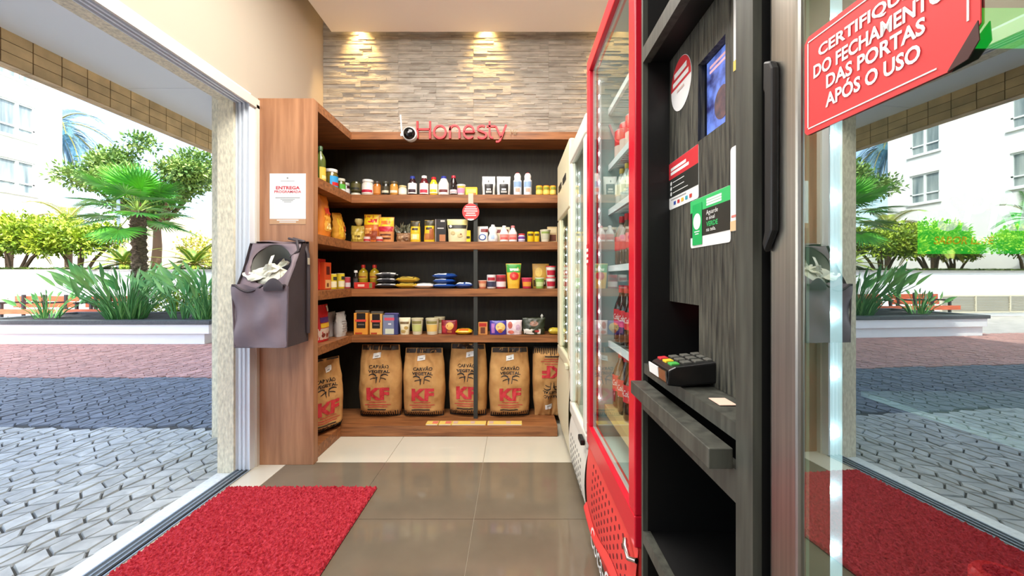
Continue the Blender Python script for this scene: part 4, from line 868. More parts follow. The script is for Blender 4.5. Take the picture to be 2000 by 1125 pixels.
m.build('lettering', mat('sign_red', (196, 22, 32), .45), t)
m = MB()
for a, b in ((1740, 1765), (1800, 1815)):
    pass
m.text('MF', 1, lambda x, y: (zc(1795, 300)[0] + x, .006, zc(1795, 325)[1] + y), width=.055, height=.036)
m.build('small_lettering', mat('bronze_print', (150, 124, 84), .4), t)
cx, cz = (799 - 1003) / 806 * 3.03, 1.14 - (260 - 543) / 806 * 3.03
t = thing('security_camera', 'white dome security camera with black lens and upright antenna left of the letter sign', 'security camera', (cx, 3.05, cz))
Mx = Matrix.Rotation(R(90), 4, 'X')
MB().lathe([(.03, -.055), (.048, -.04), (.054, 0), (.05, .012)], 24, M=Mx).build('body', col((238, 238, 236), .35), t, smooth=40)
MB().lathe([(.044, .0125), (.040, .03), (.026, .04), (.0, .043)], 24, M=Mx).build('lens', col((14, 14, 16), .12), t, smooth=60)
MB().lathe([(.0, .0445), (.006, .0435)], 10, M=Mx).build('lens_glint', col((150, 150, 160), .2), t)
m = MB(); m.tube([(-.06, .01, .0), (-.066, .012, .06), (-.072, .012, .145)], .006, 8).box(-.07, -.03, .004, .02, -.012, .006); m.build('antenna', col((240, 240, 238), .4), t, smooth=50)
MB().box(-.03, .03, .04, .058, -.02, .02).build('bracket', col((238, 238, 236), .35), t)
# notice on the end panel
YN = 2.517
def pxz(px, py, y): return ((px - 1003) / 806 * y, 1.14 - (py - 543) / 806 * y)
x0, z1 = pxz(527, 339, YN); x1, z0 = pxz(597.5, 438, YN); cxn = (x0 + x1) / 2
t = thing('delivery_notice', 'white paper notice headed ENTREGA PROGRAMADA on the wooden end panel', 'notice', (cxn, YN - .0002, z0)); hw = (x1 - x0) / 2; hh = z1 - z0
MB().box(-hw, hw, -.0018, 0, hh * .105, hh).build('sheet', mat('notice_paper', (226, 230, 228), .5), t)
MB().box(-hw, hw, -.0018, 0, 0, hh * .105).build('brown_strip', mat('notice_tan', (196, 152, 112), .5), t)
m = MB(); pl_ = lambda cx, cz: (lambda x, y: (cx + x, -.0024, cz + y))
m.text('ENTREGA', 1, pl_(0, hh * .688), bold=.03, width=hw * 1.32, height=hh * .066); m.text('PROGRAMADA', 1, pl_(0, hh * .618), bold=.02, width=hw * 1.48, height=hh * .05)
m.build('red_heading', mat('notice_red', (206, 50, 66), .5), t)
m = MB()
for w2, z, h2 in ((.68, .515, .010), (.4, .487, .007), (.3, .46, .008), (.2, .435, .007)): m.box(-hw * w2, hw * w2, -.0024, -.0019, hh * z, hh * (z + h2 * 1.3))
m.build('text_lines', M_grey, t); MB().box(-hw * .38, hw * .38, -.0024, -.0019, hh * .85, hh * .858).build('header_line', M_grey, t); MB().box(-.006, .004, -.0024, -.0019, hh * .895, hh * .925).build('small_emblem', M_grey, t)
m = MB()
for w2, z in ((.6, .07), (.46, .035)): m.box(-hw * w2, hw * w2, -.0024, -.0019, hh * z, hh * (z + .016))
m.build('strip_text', M_paper, t)

# hanging insulated bag
M_bag = mat('bag_fabric', (122, 106, 112), .55, var=.10, vscale=5, bump=.25, bscale=14)
M_bagd = mat('bag_dark_fabric', (66, 58, 62), .6, bump=.25, bscale=16)
t = thing('delivery_bag', 'dark mauve fabric delivery bag hanging open on the wooden end panel', 'bag', (-1.395, 2.512, .76))
WB, WT = .155, .150
def bagpt(a, y, z):  # soft wobble of the cloth
    return (a + .008 * noise.noise(Vector((a * 9, y * 9, z * 6))), y + .010 * noise.noise(Vector((a * 8 + 4, y * 7, z * 5))), z)
# outline of the side (y towards the viewer is negative, z up): back top, front top, front bottom, back bottom
prof = [(-.012, .0), (-.012, .55), (-.05, .60), (-.085, .585), (-.235, .335), (-.255, .0)]
def side_y(z):  # front surface depth at height z
    if z < .335: return -.255 + .02 * (z / .335)
    return -.235 + (.150) * (z - .335) / .25
m = MB()
for sg in (-1, 1):
    m.sheet(lambda u, v: bagpt(sg * (WB - .006 * math.sin(v * 3.1)) + (.03 if sg < 0 else 0) * (1 - v) * u, -.012 + (side_y(v * .585) + .012) * u, v * .585), 14, 18)
m.sheet(lambda u, v: bagpt(-WB + 2 * WB * u, -.012, v * .6), 10, 12)
m.sheet(lambda u, v: bagpt(-WB + .03 * v + (2 * WB - .03 * v) * u, -.012 - .243 * v, .001), 10, 10)
m.build('side_gussets', M_bagd, t, smooth=60)
m = MB()
m.sheet(lambda u, v: bagpt((-WB + .03 * (1 - v)) + (2 * WB - .03 * (1 - v)) * u, -.258 + .018 * v - .012 * math.sin(u * 3.14) + .007 * math.sin(u * 13 + v * 5 + math.sin(v * 6)) * (.3 + .7 * v) + .006 * math.sin(u * 5 - v * 9), v * .335 + .012 * math.sin(u * 9) * v), 30, 26)
m.build('front_pocket', M_bag, t, smooth=60)
# sloping upper front with an oval opening: a rim around the mouth
def slope(u, v): return bagpt(-WB + .012 + (2 * WB - .024) * u, -.225 + .150 * v, .30 + .285 * v)
m = MB(); NR = 40
def ov(a, k): 
    ex = math.cos(a); ez = math.sin(a); s_ = max(abs(ex), abs(ez)); outer = Vector((.5 + .5 * ex / s_, .5 + .5 * ez / s_)); inner = Vector((.50 + .40 * ex, .56 + .40 * ez)); return outer.lerp(inner, k)
vs = []; fs = []
for k in range(5):
    for i in range(NR):
        q = ov(2 * math.pi * i / NR, k / 4); p = Vector(slope(q.x, q.y)); p.y -= .018 * math.sin(k / 4 * 2.6); vs.append(p)
for k in range(4):
    for i in range(NR): fs.append((k * NR + i, k * NR + (i + 1) % NR, (k + 1) * NR + (i + 1) % NR, (k + 1) * NR + i))
m.add([(x + .004 * noise.noise(Vector((x * 40, z * 40, 1))), y + .009 * noise.noise(Vector((x * 25, z * 22, 5))), z) for x, y, z in vs], fs).build('mouth_flap', M_bag, t, smooth=60)
m = MB(); vs = []; fs = []
for k in range(4):
    for i in range(NR):
        q = ov(2 * math.pi * i / NR, 1.0); p = Vector(slope(q.x, q.y)); c0 = Vector((0, -.06, .40)); vs.append(p.lerp(c0, k * .12) + Vector((0, .035 * k, -.02 * k)))
for k in range(3):
    for i in range(NR): fs.append((k * NR + i, k * NR + (i + 1) % NR, (k + 1) * NR + (i + 1) % NR, (k + 1) * NR + i))
fs.append(tuple(3 * NR + i for i in range(NR)))
m.add(vs, fs).build('lining', mat('grey_lining', (120, 120, 114), .5), t, smooth=60)
m = MB(); m.sheet(lambda u, v: bagpt(-WB + 2 * WB * u, -.012 - .07 * v, .602 - .012 * v + .006 * math.sin(u * 7)), 14, 4); m.build('top_flap', M_bag, t, smooth=60)
# pocket edge rolls
m = MB(); m.tube([bagpt(-WB + .01 + 2 * (WB - .01) * u / 16, -.252, .340 - .035 * math.sin(max(0, min(1, (u - 1) / 8)) * 3.14)) for u in range(17)], .007, 6)
m.sheet(lambda u, v: bagpt(.03 + .11 * u, -.262 - .004 * math.sin(v * 3), .31 + .07 * v * math.sin(.4 + u * 2.3)), 8, 6)
m.build('pocket_hem', M_bagd, t, smooth=60)
m = MB(); m.tube([bagpt(WB - .001, -.257, .0), bagpt(WB, -.25, .17), bagpt(WB - .001, -.24, .335)], .005, 6).tube([bagpt(-WB + .03, -.257, .0), bagpt(-WB + .015, -.25, .17), bagpt(-WB, -.24, .335)], .005, 6).tube([bagpt(-WB + .03 + (2 * WB - .03) * k / 10, -.26, .003) for k in range(11)], .005, 6)
m.build('piping', mat('bag_piping', (90, 78, 84), .5), t, smooth=60)
m = MB(); m.tube([(WB + .004, -.03, .05), (WB + .014, -.045, .3), (WB + .008, -.04, .52), (WB - .02, -.035, .60), (.07, -.03, .615)], .011, 6); m.tube([(-.13, -.03, .58), (-.14, -.08, .5), (-.13, -.15, .40)], .010, 6); m.tube([(.06, -.06, .615), (.12, -.085, .60), (.14, -.10, .54), (.10, -.12, .50)], .008, 6); m.build('strap', M_bagd, t, smooth=60)
m = MB(); m.box(WB + .016, WB + .02, -.06, -.04, .46, .50); m.build('strap_buckle', col((190, 180, 160), .4), t)
t = thing('plastic_bag', 'crumpled white plastic bag tucked into the open delivery bag', 'plastic bag', (-1.395, 2.36, 1.15)); r = random.Random(4)
m = MB()
def crum(u, v):
    a = u * 2 * math.pi; ph = (v - .5) * math.pi; n = 1 + .38 * noise.noise(Vector((math.cos(a) * 1.6, math.sin(a) * 1.6, v * 4))) + .15 * noise.noise(Vector((math.cos(a) * 5, math.sin(a) * 5, v * 9)))
    return (.092 * math.cos(a) * math.cos(ph) * n, .035 * math.sin(a) * math.cos(ph) * n + .02 * math.sin(ph), .06 * math.sin(ph) * n)
m.sheet(crum, 40, 20)
m.sheet(lambda u, v: (-.11 + .15 * u + .02 * math.sin(v * 5), -.035 - .02 * math.sin(u * 4 + v * 3) - .012 * noise.noise(Vector((u * 5, v * 5, 2))), -.035 + .055 * v + .05 * u * u + .012 * noise.noise(Vector((u * 4, v * 4, 7)))), 16, 10)
m.sheet(lambda u, v: (.0 + .115 * u - .02 * v, -.02 - .02 * math.sin(u * 5 + v * 2) - .012 * noise.noise(Vector((u * 5, v * 5, 3))), -.02 + .10 * u + .045 * v * (1 - .6 * u) + .01 * noise.noise(Vector((u * 5, v * 4, 9)))), 16, 10)
m.sheet(lambda u, v: (.01 + .02 * u + .012 * v, -.03 - .01 * math.sin(v * 4), .03 + .085 * v + .006 * u), 4, 8)
m.build('crumpled_film', mat('plastic_film', (232, 230, 210), .35), t, smooth=50)

# red rug
RX0, RX1, RY0, RY1 = -1.540, -.738, .95, 2.232
t = thing('door_mat', 'red looped-pile door mat on the floor beside the doorway', 'mat', ((RX0 + RX1) / 2, (RY0 + RY1) / 2, 0)); hw, hl = (RX1 - RX0) / 2, (RY1 - RY0) / 2
MB().box(-hw, hw, -hl, hl, .0005, .006).build('backing', mat('mat_backing', (110, 24, 34), .8), t)
r = random.Random(1); nx, ny = 200, 310; m = MB()
vs = []; 
for j in range(ny + 1):
    for i in range(nx + 1):
        x = -hw + 2 * hw * i / nx; y = -hl + 2 * hl * j / ny; e = min(i, nx - i, j, ny - j)
        z = .006 if e == 0 else .014 + .013 * noise.noise(Vector((x * 85, y * 85, 0))) + r.uniform(-.004, .004)
        vs.append((x + (r.uniform(-.0015, .0015) if e else r.uniform(-.002, .002)), y + r.uniform(-.0015, .0015), z))
m.add(vs, [(j * (nx + 1) + i, j * (nx + 1) + i + 1, (j + 1) * (nx + 1) + i + 1, (j + 1) * (nx + 1) + i) for j in range(ny) for i in range(nx)])
m.build('pile', mat('mat_pile', (208, 70, 80), .85, c2=(160, 26, 42), vscale=75, spec=.15), t)

# ================================================================ FRIDGES (local x runs from the far edge to the near edge, front faces -y)
G_front = glassmat('door_glass', (.93, .97, .95), .0, 1.0)
M_led = mat('led_light', (236, 246, 255), .3, emit=22)
M_ledbar = mat('led_bar', (226, 236, 240), .3, emit=.25)
def frame_ring(m, w, z0, z1, l, r_, b, t_, y0, y1):
    m.box(0, w, y0, y1, z0, z0 + b).box(0, w, y0, y1, z1 - t_, z1).box(0, l, y0, y1, z0 + b, z1 - t_).box(w - r_, w, y0, y1, z0 + b, z1 - t_); return m
def led_strip(name, x, y, z0, z1, step, t, dots=True, rad=.0060, front=-1):
    MB().box(x - .005, x + .005, y - .003, y + .004, z0, z1).build('led_bar', M_ledbar, t)
    n = int((z1 - z0) / step); m = MB()
    for k in range(n + 1): m.lathe([(0, -rad), (rad * .8, -rad * .6), (rad, 0), (rad * .8, rad * .6), (0, rad)], 8, (x, y - .004, z0 + k * step))
    m.build('led_dots', M_led, t)
def shell(m, w, d, z0, z1, y0, th=.03):
    return m.box(0, th, y0, d, z0, z1).box(w - th, w, y0, d, z0, z1).box(th, w - th, d - th, d, z0, z1).box(th, w - th, y0, d - th, z1 - th, z1).box(th, w - th, y0, d - th, z0, z0 + th)
def wire_shelf(t, w, z, y0, y1, mt):
    m = MB(); m.box(.034, w - .034, y0, y0 + .012, z - .012, z + .012)
    k = .05
    while k < w - .04: m.box(k, k + .004, y0 + .012, y1, z - .004, z); k += .024
    m.build('wire_shelf', mt, t)
RZ = R(-90)
# --- red fridge
WC, YC = .712, 1.803
t = thing('red_drinks_fridge', 'tall red glass-door drinks fridge beside the black kiosk', 'fridge', (.32, YC, 0), RZ)
M_cred = mat('fridge_red', (216, 22, 48), .3); M_coral = mat('fridge_coral', (232, 66, 62), .45); M_in = mat('fridge_interior', (178, 200, 200), .4)
D = .66
m = MB(); shell(m, WC, D, .43, 2.06, .042); m.box(0, WC, .042, D, .08, .43); m.build('cabinet', [M_in], t)
m = MB(); m.box(-.001, .0, .043, D, .08, 2.08).box(WC, WC + .001, .043, D, .08, 2.08).box(0, WC, .042, D, 2.061, 2.08); m.build('outer_skin', M_cred, t)
m = MB()
for x in (.03, WC - .07):
    for y in (.06, D - .1): m.box(x, x + .04, y, y + .04, 0, .08)
m.build('feet', M_jet, t)
m = MB(); frame_ring(m, WC, .425, 2.08, .055, .058, .085, .06, 0, .040); m.build('door_frame', M_cred, t, bevel=.004)
MB().box(.05, WC - .053, .012, .016, .505, 2.025).build('door_glass', G_front, t)
m = MB(); frame_ring(m, WC - .098, .503, 2.027, .008, .008, .008, .008, .017, .030); m.v = [(x + .049, y, z) for x, y, z in m.v]; m.build('gasket', col((190, 196, 198), .5), t)
m = MB()
m.sheet(lambda u, v: (u * WC, .010 - .012 * math.sin(v * math.pi) , .075 + v * .345), 24, 14); m.box(0, WC, .012, .04, .075, .42)
m.build('grille_panel', M_coral, t, smooth=40)
m = MB()
for i in range(12):
    for j in range(7):
        xx = .13 + i * .045 + (.0 if j % 2 else .0); zz = .195 + j * .030
        v = (zz - .075) / .345; yy = .010 - .012 * math.sin(v * math.pi)
        m.prism([(xx + .0085 * a, zz + .008 * b) for a, b in ring(10)], yy - .0012, yy + .004, lambda a, b, d: (a, d, b))
m.build('vent_hole_discs', col((110, 16, 22), .7), t)  # solid dark discs, shade of the holes put into their colour
m = MB()  # raised flowing ribbon
def rib(u): return .17 - .055 * math.sin(u * 5.2 + .6) * (1 - .2 * u)
def ribf(u, v):
    z = max(.085, rib(u) - .028 + .056 * v * (1 - .25 * u)); q = (z - .075) / .345
    return (u * WC * .98 + .005, .010 - .012 * math.sin(q * math.pi) - .016 * math.sin(v * math.pi) - .002, z)
m.sheet(ribf, 40, 8); m.build('raised_ribbon', M_coral, t, smooth=60)
m = MB(); m.text('Coca-Cola', 1, lambda x, y: (.36 + x, -.012 + (0), .088 + y), shear=.35, width=.42, height=.085); m.build('white_script', M_paper, t)
m = MB(); m.tube([(WC - .07, -.006, .405), (WC - .05, -.012, .40), (WC - .02, -.010, .385), (WC + .004, .004, .395)], .007, 8); m.build('hinge_bracket', mat('chrome', (220, 220, 222), .2, metal=1), t, smooth=50)
led_strip('led', .040, .050, .63, 1.98, .0613, t)
led_strip('led', .100, .60, .63, 1.98, .0613, t)
M_wire = mat('white_wire', (228, 234, 236), .35)
for z in (1.85, 1.61, 1.42, 1.18, .86): wire_shelf(t, WC, z, .085, .58, M_wire)
MB().box(.034, WC - .034, .07, .6, .565, .60).build('bottom_tray', col((196, 170, 120), .5), t)
tg = MB(); tg.box(.006, .052, -.0022, -.0010, 1.195, 1.285); o = tg.build('sticker', M_red, t); lab(o, 'small red sticker with white lines on the far stile of the red fridge door')
m = MB()
for k in range(3): m.box(.012, .046, -.0028, -.0022, 1.205 + .024 * k, 1.218 + .024 * k)
m.build('print', M_paper, o)
def cworld(x, y): return (.32 + y, YC - x)
def cola(x, y, z, h, w_, liquid, cap, label, lb, grp, script=False):
    X, Y = cworld(x, y); t = thing('drink_bottle', lb, 'bottle', (X, Y, z), RZ, grp)
    bottle(t, w_, h, liquid, cap, label, None, neck=.36, capr=.42, shoulder=.58, lab_=(.30, .58), seg=16)
    if script:
        r_ = w_ / 2; m = MB(); m.text('Coca-Cola', 1, lambda x, y: ((r_ + .0025) * math.sin(x / r_), -(r_ + .0025) * math.cos(x / r_), h * .40 + y), shear=.35, width=w_ * .9, height=h * .1); m.build('script', M_paper, t)
for k in range(7):
    x = .075 + .083 * k
    cola(x, .135, .875, .235, .068, (40, 20, 16), (200, 30, 40), (206, 30, 44), 'dark cola bottle with red label on the lowest wire shelf of the red fridge', 'cola bottles on the fifth fridge shelf', True)
    cola(x, .135, .602, .235, .078, (52, 26, 20), (200, 30, 40), (214, 44, 56), 'fat cola bottle with red label on the bottom tray of the red fridge', 'cola bottles on the bottom fridge tray', True)
    cola(x, .135, 1.192, .205, .060, (120, 100, 84), (200, 40, 50), (206, 60, 70), 'amber drink bottle with red label on the fourth shelf of the red fridge', 'amber bottles on the fourth fridge shelf')
    cola(x, .135, 1.432, .165, .056, (196, 206, 200), (214, 186, 90), (226, 220, 190), 'clear drink bottle with gold cap on the third shelf of the red fridge', 'clear gold-capped bottles in the red fridge')
    X, Y = cworld(x, .135); tt = thing('drink_can', 'red and white drink can on the second shelf of the red fridge', 'can', (X, Y, 1.622), RZ, 'cans on the second fridge shelf'); can(tt, .062, .135, (206, 50, 50), (210, 210, 210), (226, 200, 190))
# --- white fridge and cream freezer
def plainfridge(name, label, Y0, w_, ztop, zg0, zg1, body, hs, glass_x0, items):
    t = thing(name, label, 'fridge', (.322, Y0, 0), RZ); D = .62
    m = MB(); shell(m, w_, D, zg0 - .05, ztop - .01, .042); m.box(0, w_, .042, D, .09, zg0 - .05); m.build('cabinet', body, t)
    m = MB(); frame_ring(m, w_, zg0 - .07, ztop, glass_x0, .07, .07, ztop - zg1, 0, .038); m.build('door_frame', body, t, bevel=.012, seg=3)
    MB().box(glass_x0 - .004, w_ - .066, .014, .018, zg0 - .003, zg1 + .003).build('door_glass', G_front, t)
    m = MB(); m.sheet(lambda u, v: (u * w_, .016 - .02 * math.sin(v * math.pi) ** .6 + .03 * (1 - min(1, v / .12)) ** 2, .075 + v * (zg0 - .155)), 16, 20); m.box(0, w_, .018, .045, .078, zg0 - .08); m.build('lower_panel', body, t, smooth=50)
    m = MB(); h2 = zg0 - .155
    for i in range(7):
        for j in range(6):
            xx = .08 + i * (w_ - .2) / 6; zz = .115 + j * h2 * .11; v = (zz - .075) / h2; yy = .016 - .02 * math.sin(v * math.pi) ** .6
            m.prism([(xx + .010 * a, zz + .009 * b) for a, b in ring(10)], yy - .0012, yy + .004, lambda a, b, d: (a, d, b))
    if hs: m.build('vent_hole_discs', col((130, 126, 116), .7), t)  # no real openings: dark discs carry the shade of the vents
    m = MB()
    for x in (.03, w_ - .07):
        for y in (.06, D - .1): m.box(x, x + .04, y, y + .04, 0, .09)
    m.build('feet', M_jet, t)
    MB().box(w_ - .075, w_ + .0, -.022, -.002, zg0 - .052, zg0 - .026).build('handle', M_jet if hs else body, t, bevel=.004)
    return t
M_wf = mat('fridge_white', (232, 228, 214), .35); M_cf = mat('freezer_cream', (228, 220, 186), .4)
t = plainfridge('white_drinks_fridge', 'white glass-door fridge between the red fridge and the cream freezer', 2.372, .522, 1.885, .44, 1.79, M_wf, True, .05, None)
led_strip('led', .054, .052, .55, 1.74, .062, t); led_strip('led', .44, .58, .55, 1.74, .07, t)
MB().box(.03, .49, .592, .598, .42, 1.80).build('dark_liner', col((60, 74, 70), .5), t)
for z in (1.42, 1.10, .78): wire_shelf(t, .522, z, .085, .55, M_wire)
for k in range(4):
    X, Y = .322 + .13, 2.372 - (.10 + .09 * k); tt = thing('juice_bottle', 'yellow juice bottle behind the glass of the white fridge', 'bottle', (X, Y, 1.109), RZ, 'yellow bottles in the white fridge'); bottle(tt, .065, .17, (206, 180, 60), (226, 226, 226), (236, 216, 120))
t = plainfridge('cream_freezer', 'cream upright freezer with two dark slots, standing beside the shelving', 3.03, .640, 1.955, .66, 1.55, M_cf, False, .14, None)
m = MB(); m.box(.10, .26, -.003, .004, 1.745, 1.785).box(.34, .50, -.003, .004, 1.745, 1.785); m.build('top_slot', M_jet, t)
led_strip('led', .145, .052, .70, 1.5, .06, t)
for z in (1.30, 1.04, .82): wire_shelf(t, .64, z, .085, .55, mat('cream_wire', (220, 206, 140), .4))

# ================================================================ BLACK KIOSK
YD, WD = 1.032, .480
t = thing('payment_kiosk', 'black wood-grain self-checkout kiosk with stickers, screen and ledge', 'kiosk', (.32, YD, 0), RZ)
M_bw = mat('black_woodgrain', (92, 90, 78), .55, c2=(14, 15, 13), vscale=20, stretch=(6, 6, .5), detail=7, bump=.35, bscale=30)
M_bf = mat('black_frame', (70, 71, 64), .5, var=.25, vscale=9, stretch=(6, 6, .6))
DB = .56
m = MB(); m.box(0, .012, 0, .012, 0, 2.4); m.build('stile', M_bf, t); m = MB(); m.box(0, .012, .0121, DB, 0, 2.4); m.build('side_panel', M_jet, t)
MB().box(.0122, WD - .0422, .0185, DB - .02, .49, .512).build('shelf', M_jet, t)
m = MB(); m.box(WD - .042, WD, 0, .012, 0, 2.4); m.build('stile', M_bf, t); m = MB(); m.box(WD - .042, WD, .0121, DB, 0, 2.4); m.build('side_panel', M_jet, t)  # shadow of the gap put into the jet colour of this side
for z0, z1, nm in ((1.672, 1.710, 'rail'), (.816, .864, 'rail'), (.485, .515, 'rail'), (2.36, 2.40, 'rail'), (.0, .08, 'rail')):
    MB().box(.0122, WD - .0422, 0, .018, z0, z1).build(nm, M_bf, t)
MB().box(.0122, WD - .0422, .002, DB - .02, .905, .930).build('shelf', M_bf, t)
MB().box(.0122, WD - .0422, DB - .019, DB - .004, .08, 2.36).build('back', M_jet, t)  # back and inner boards jet: compartment shade painted into the colour
MB().box(.0122, WD - .0422, .0185, DB - .02, 1.675, 1.69).build('shelf', M_jet, t)
# local x of a world Y; the grained panel with the screen hole and the lower notch
px_ = lambda Y: YD - Y
pz0, pz1, py0, py1 = .9305, 1.674, .066, .080
sx0, sx1, sz0, sz1 = px_(.864), px_(.752), 1.425, 1.585
nx1, nz = px_(.859), 1.083
m = MB(); xa, xb = .0124, WD - .0424
m.box(xa, nx1, py0, py1, nz, pz1).box(nx1, sx0, py0, py1, pz0, pz1) if nx1 < sx0 else m.box(xa, sx0, py0, py1, nz, pz1)
m.box(sx0 if nx1 >= sx0 else sx0, sx1, py0, py1, nz, sz0).box(sx0, sx1, py0, py1, sz1, pz1).box(sx1, xb, py0, py1, nz, pz1).box(max(nx1, sx0), xb, py0, py1, pz0, nz)
m.build('panel', M_bw, t)
m = MB(); m.box(sx0 - .012, sx1 + .012, py1 + .006, py1 + .03, sz0 - .012, sz1 + .012).box(sx0 - .012, sx0, py1, py1 + .006, sz0 - .012, sz1 + .012).box(sx1, sx1 + .012, py1, py1 + .006, sz0 - .012, sz1 + .012).box(sx0, sx1, py1, py1 + .006, sz1, sz1 + .012).box(sx0, sx1, py1, py1 + .006, sz0 - .012, sz0)
tb = m.build('screen_housing', M_jet, t)
M_scr = mat('screen_image', (110, 140, 230), .3, c2=(34, 34, 80), vscale=28, emit=.8, detail=6)
so = MB().box(sx0 + .004, sx1, py1 + .003, py1 + .0055, sz0 + .002, sz1).build('screen', M_scr, t); lab(so, 'lit screen with a dark disc on a blue starry image')
MB().prism([((sx0 + sx1) / 2 + .012 + .030 * a, sz0 + .055 + .032 * b) for a, b in ring(28)], py1 + .002, py1 + .003, lambda a, b, d: (a, d, b)).build('dark_disc', mat('screen_disc', (66, 62, 74), .4, c2=(110, 84, 84), vscale=60, emit=.4), so)
m = MB()
for z in (sz1 - .018, sz1 - .028): m.box(sx0 + .018, sx1 - .008, py1 + .0022, py1 + .003, z, z + .005)
m.build('screen_text', mat('screen_pink', (216, 170, 180), .4, emit=.6), so)
# stickers on the panel
def stick(name, label, Y1, Y0, z0, z1, mt, rad=.006):
    a, b = px_(Y1), px_(Y0); pts = []
    for cx, cz, a0 in ((b - rad, z1 - rad, 0), (a + rad, z1 - rad, 90), (a + rad, z0 + rad, 180), (b - rad, z0 + rad, 270)):
        for k in range(5): pts.append((cx + rad * math.cos(R(a0 + 22.5 * k)), cz + rad * math.sin(R(a0 + 22.5 * k))))
    o = MB().prism(pts, py0 - .0012, py0 - .0002, lambda p, q, d: (p, d, q)).build(name, mt, t); lab(o, label); return o, a, b
Y_ = py0 - .0014
def deco(par, name, mt, rects=(), texts=(), lvl=0, circ=()):
    y1 = Y_ - .0004 * lvl; m = MB()
    for x0, x1, z0, z1 in rects: m.box(x0, x1, y1 - .0003, y1, z0, z1)
    for s, x, z, w_, h_, b_ in texts: m.text(s, 1, lambda p, q: (x + p, y1 - .0004, z + q), bold=b_, width=w_, height=h_)
    for x, z, r_ in circ: m.prism([(x + r_ * a, z + r_ * b) for a, b in ring(20)], y1 - .0003, y1, lambda p, q, d: (p, d, q))
    return m.build(name, mt, par)
cx, cz = px_(.95), 1.588
o = MB().prism([(cx + .057 * a, cz + .060 * b) for a, b in ring(40)], py0 - .0012, py0 - .0002, lambda p, q, d: (p, d, q)).build('round_sticker', mat('sticker_white', (244, 242, 240), .4), t); lab(o, 'round white sticker with a red upper half')
m = MB(); m.prism([(cx + .056 * math.cos(R(a)), cz + .059 * math.sin(R(a))) for a in range(0, 181, 9)], Y_ - .0003, Y_, lambda p, q, d: (p, d, q)); m.build('red_half', mat('sticker_red', (214, 50, 58), .45), o)
deco(o, 'print', M_paper, [(cx - .036, cx + .034, cz + .024, cz + .036), (cx - .044, cx + .044, cz + .006, cz + .017)], lvl=1)
deco(o, 'small_print', col((220, 190, 180)), [(cx - .02, cx + .02, cz - .014, cz - .009)], lvl=1)
o, a, b = stick('instruction_sticker', 'red, black and white instruction sticker below the round sticker', 1.0195, .859, 1.307, 1.420, M_paper)
deco(o, 'red_band', mat('sticker_red'), [(a, b, 1.380, 1.4195)]); deco(o, 'black_band', col((44, 46, 42)), [(a, b, 1.335, 1.380)])
deco(o, 'print', M_paper, [(a + .012, a + .10, 1.399, 1.406), (a + .012, a + .115, 1.389, 1.396)] + [(a + .025, a + .09 + .02 * (k == 2), 1.369 - .0125 * k, 1.3705 - .0125 * k) for k in range(3)], lvl=1, circ=[(a + .014, 1.369 - .0125 * k, .005) for k in range(3)])
for k, c in enumerate(((60, 90, 170), (206, 60, 60), (240, 190, 60), (70, 170, 190), (206, 70, 60))): deco(o, 'logo_dot', col(c), [(a + .03 + .022 * k, a + .042 + .022 * k, 1.315, 1.323)], lvl=1)
deco(o, 'small_print', M_grey, [(a + .012, a + .10, 1.3285, 1.3305)], lvl=1)
o, a, b = stick('green_sticker', 'green, black and white sticker reading Aguarde o sinal VERDE na tela', .8966, .732, 1.204, 1.3055, M_paper)
deco(o, 'green_band', mat('sticker_green', (60, 196, 110), .4), [(a, b, 1.279, 1.305)]); deco(o, 'black_band', col((44, 46, 42)), [(a, b, 1.226, 1.279)])
deco(o, 'print', M_paper, [(a + .075, b - .03, 1.2935, 1.2975), (a + .075, b - .03, 1.2885, 1.2925), (a + .075, b - .03, 1.2835, 1.2875)], [('Aguarde', a + .098, 1.266, .046, .0115, 0), ('o sinal', a + .092, 1.2555, .034, .0075, 0), ('na tela.', a + .094, 1.2325, .038, .0075, 0)], lvl=1)
deco(o, 'green_word', mat('sticker_green'), [], [('VERDE', a + .098, 1.2425, .046, .0095, .02)], lvl=1)
deco(o, 'green_card', mat('card_green', (36, 180, 96), .35), [(a + .012, a + .056, 1.209, 1.295)], lvl=2)
deco(o, 'card_disc', M_paper, [(a + .022, a + .046, 1.236, 1.238), (a + .026, a + .042, 1.231, 1.233)], lvl=3, circ=[(a + .034, 1.258, .017)])
o, a, b = stick('narrow_sticker', 'narrow white sticker with tan foot at the right edge of the panel', .732, .694, 1.222, 1.370, M_paper)
deco(o, 'tan_foot', col((236, 196, 150)), [(a, b, 1.2225, 1.240)]); deco(o, 'red_print', col((226, 130, 120)), [(a + .004, b, 1.246, 1.250)])
o, a, b = stick('narrow_sticker', 'narrow white sticker with yellow foot high on the right edge of the panel', .722, .694, 1.500, 1.640, M_paper)
deco(o, 'yellow_foot', col((240, 214, 110)), [(a, b, 1.5005, 1.518)])
# front ledge
MB().box(px_(1.0), px_(.60), -.036, -.0005, .862, .892).build('ledge', M_bf, t, bevel=.0015)
# scanner in the notch with a red glow
m = MB(); m.box(.06, .13, .16, .24, .9305, 1.075); sc_ = m.build('scanner', M_jet, t, bevel=.004)
MB().box(.075, .115, .157, .160, 1.045, 1.062).build('red_light', mat('red_light', (255, 20, 24), .4, emit=1.5), sc_)
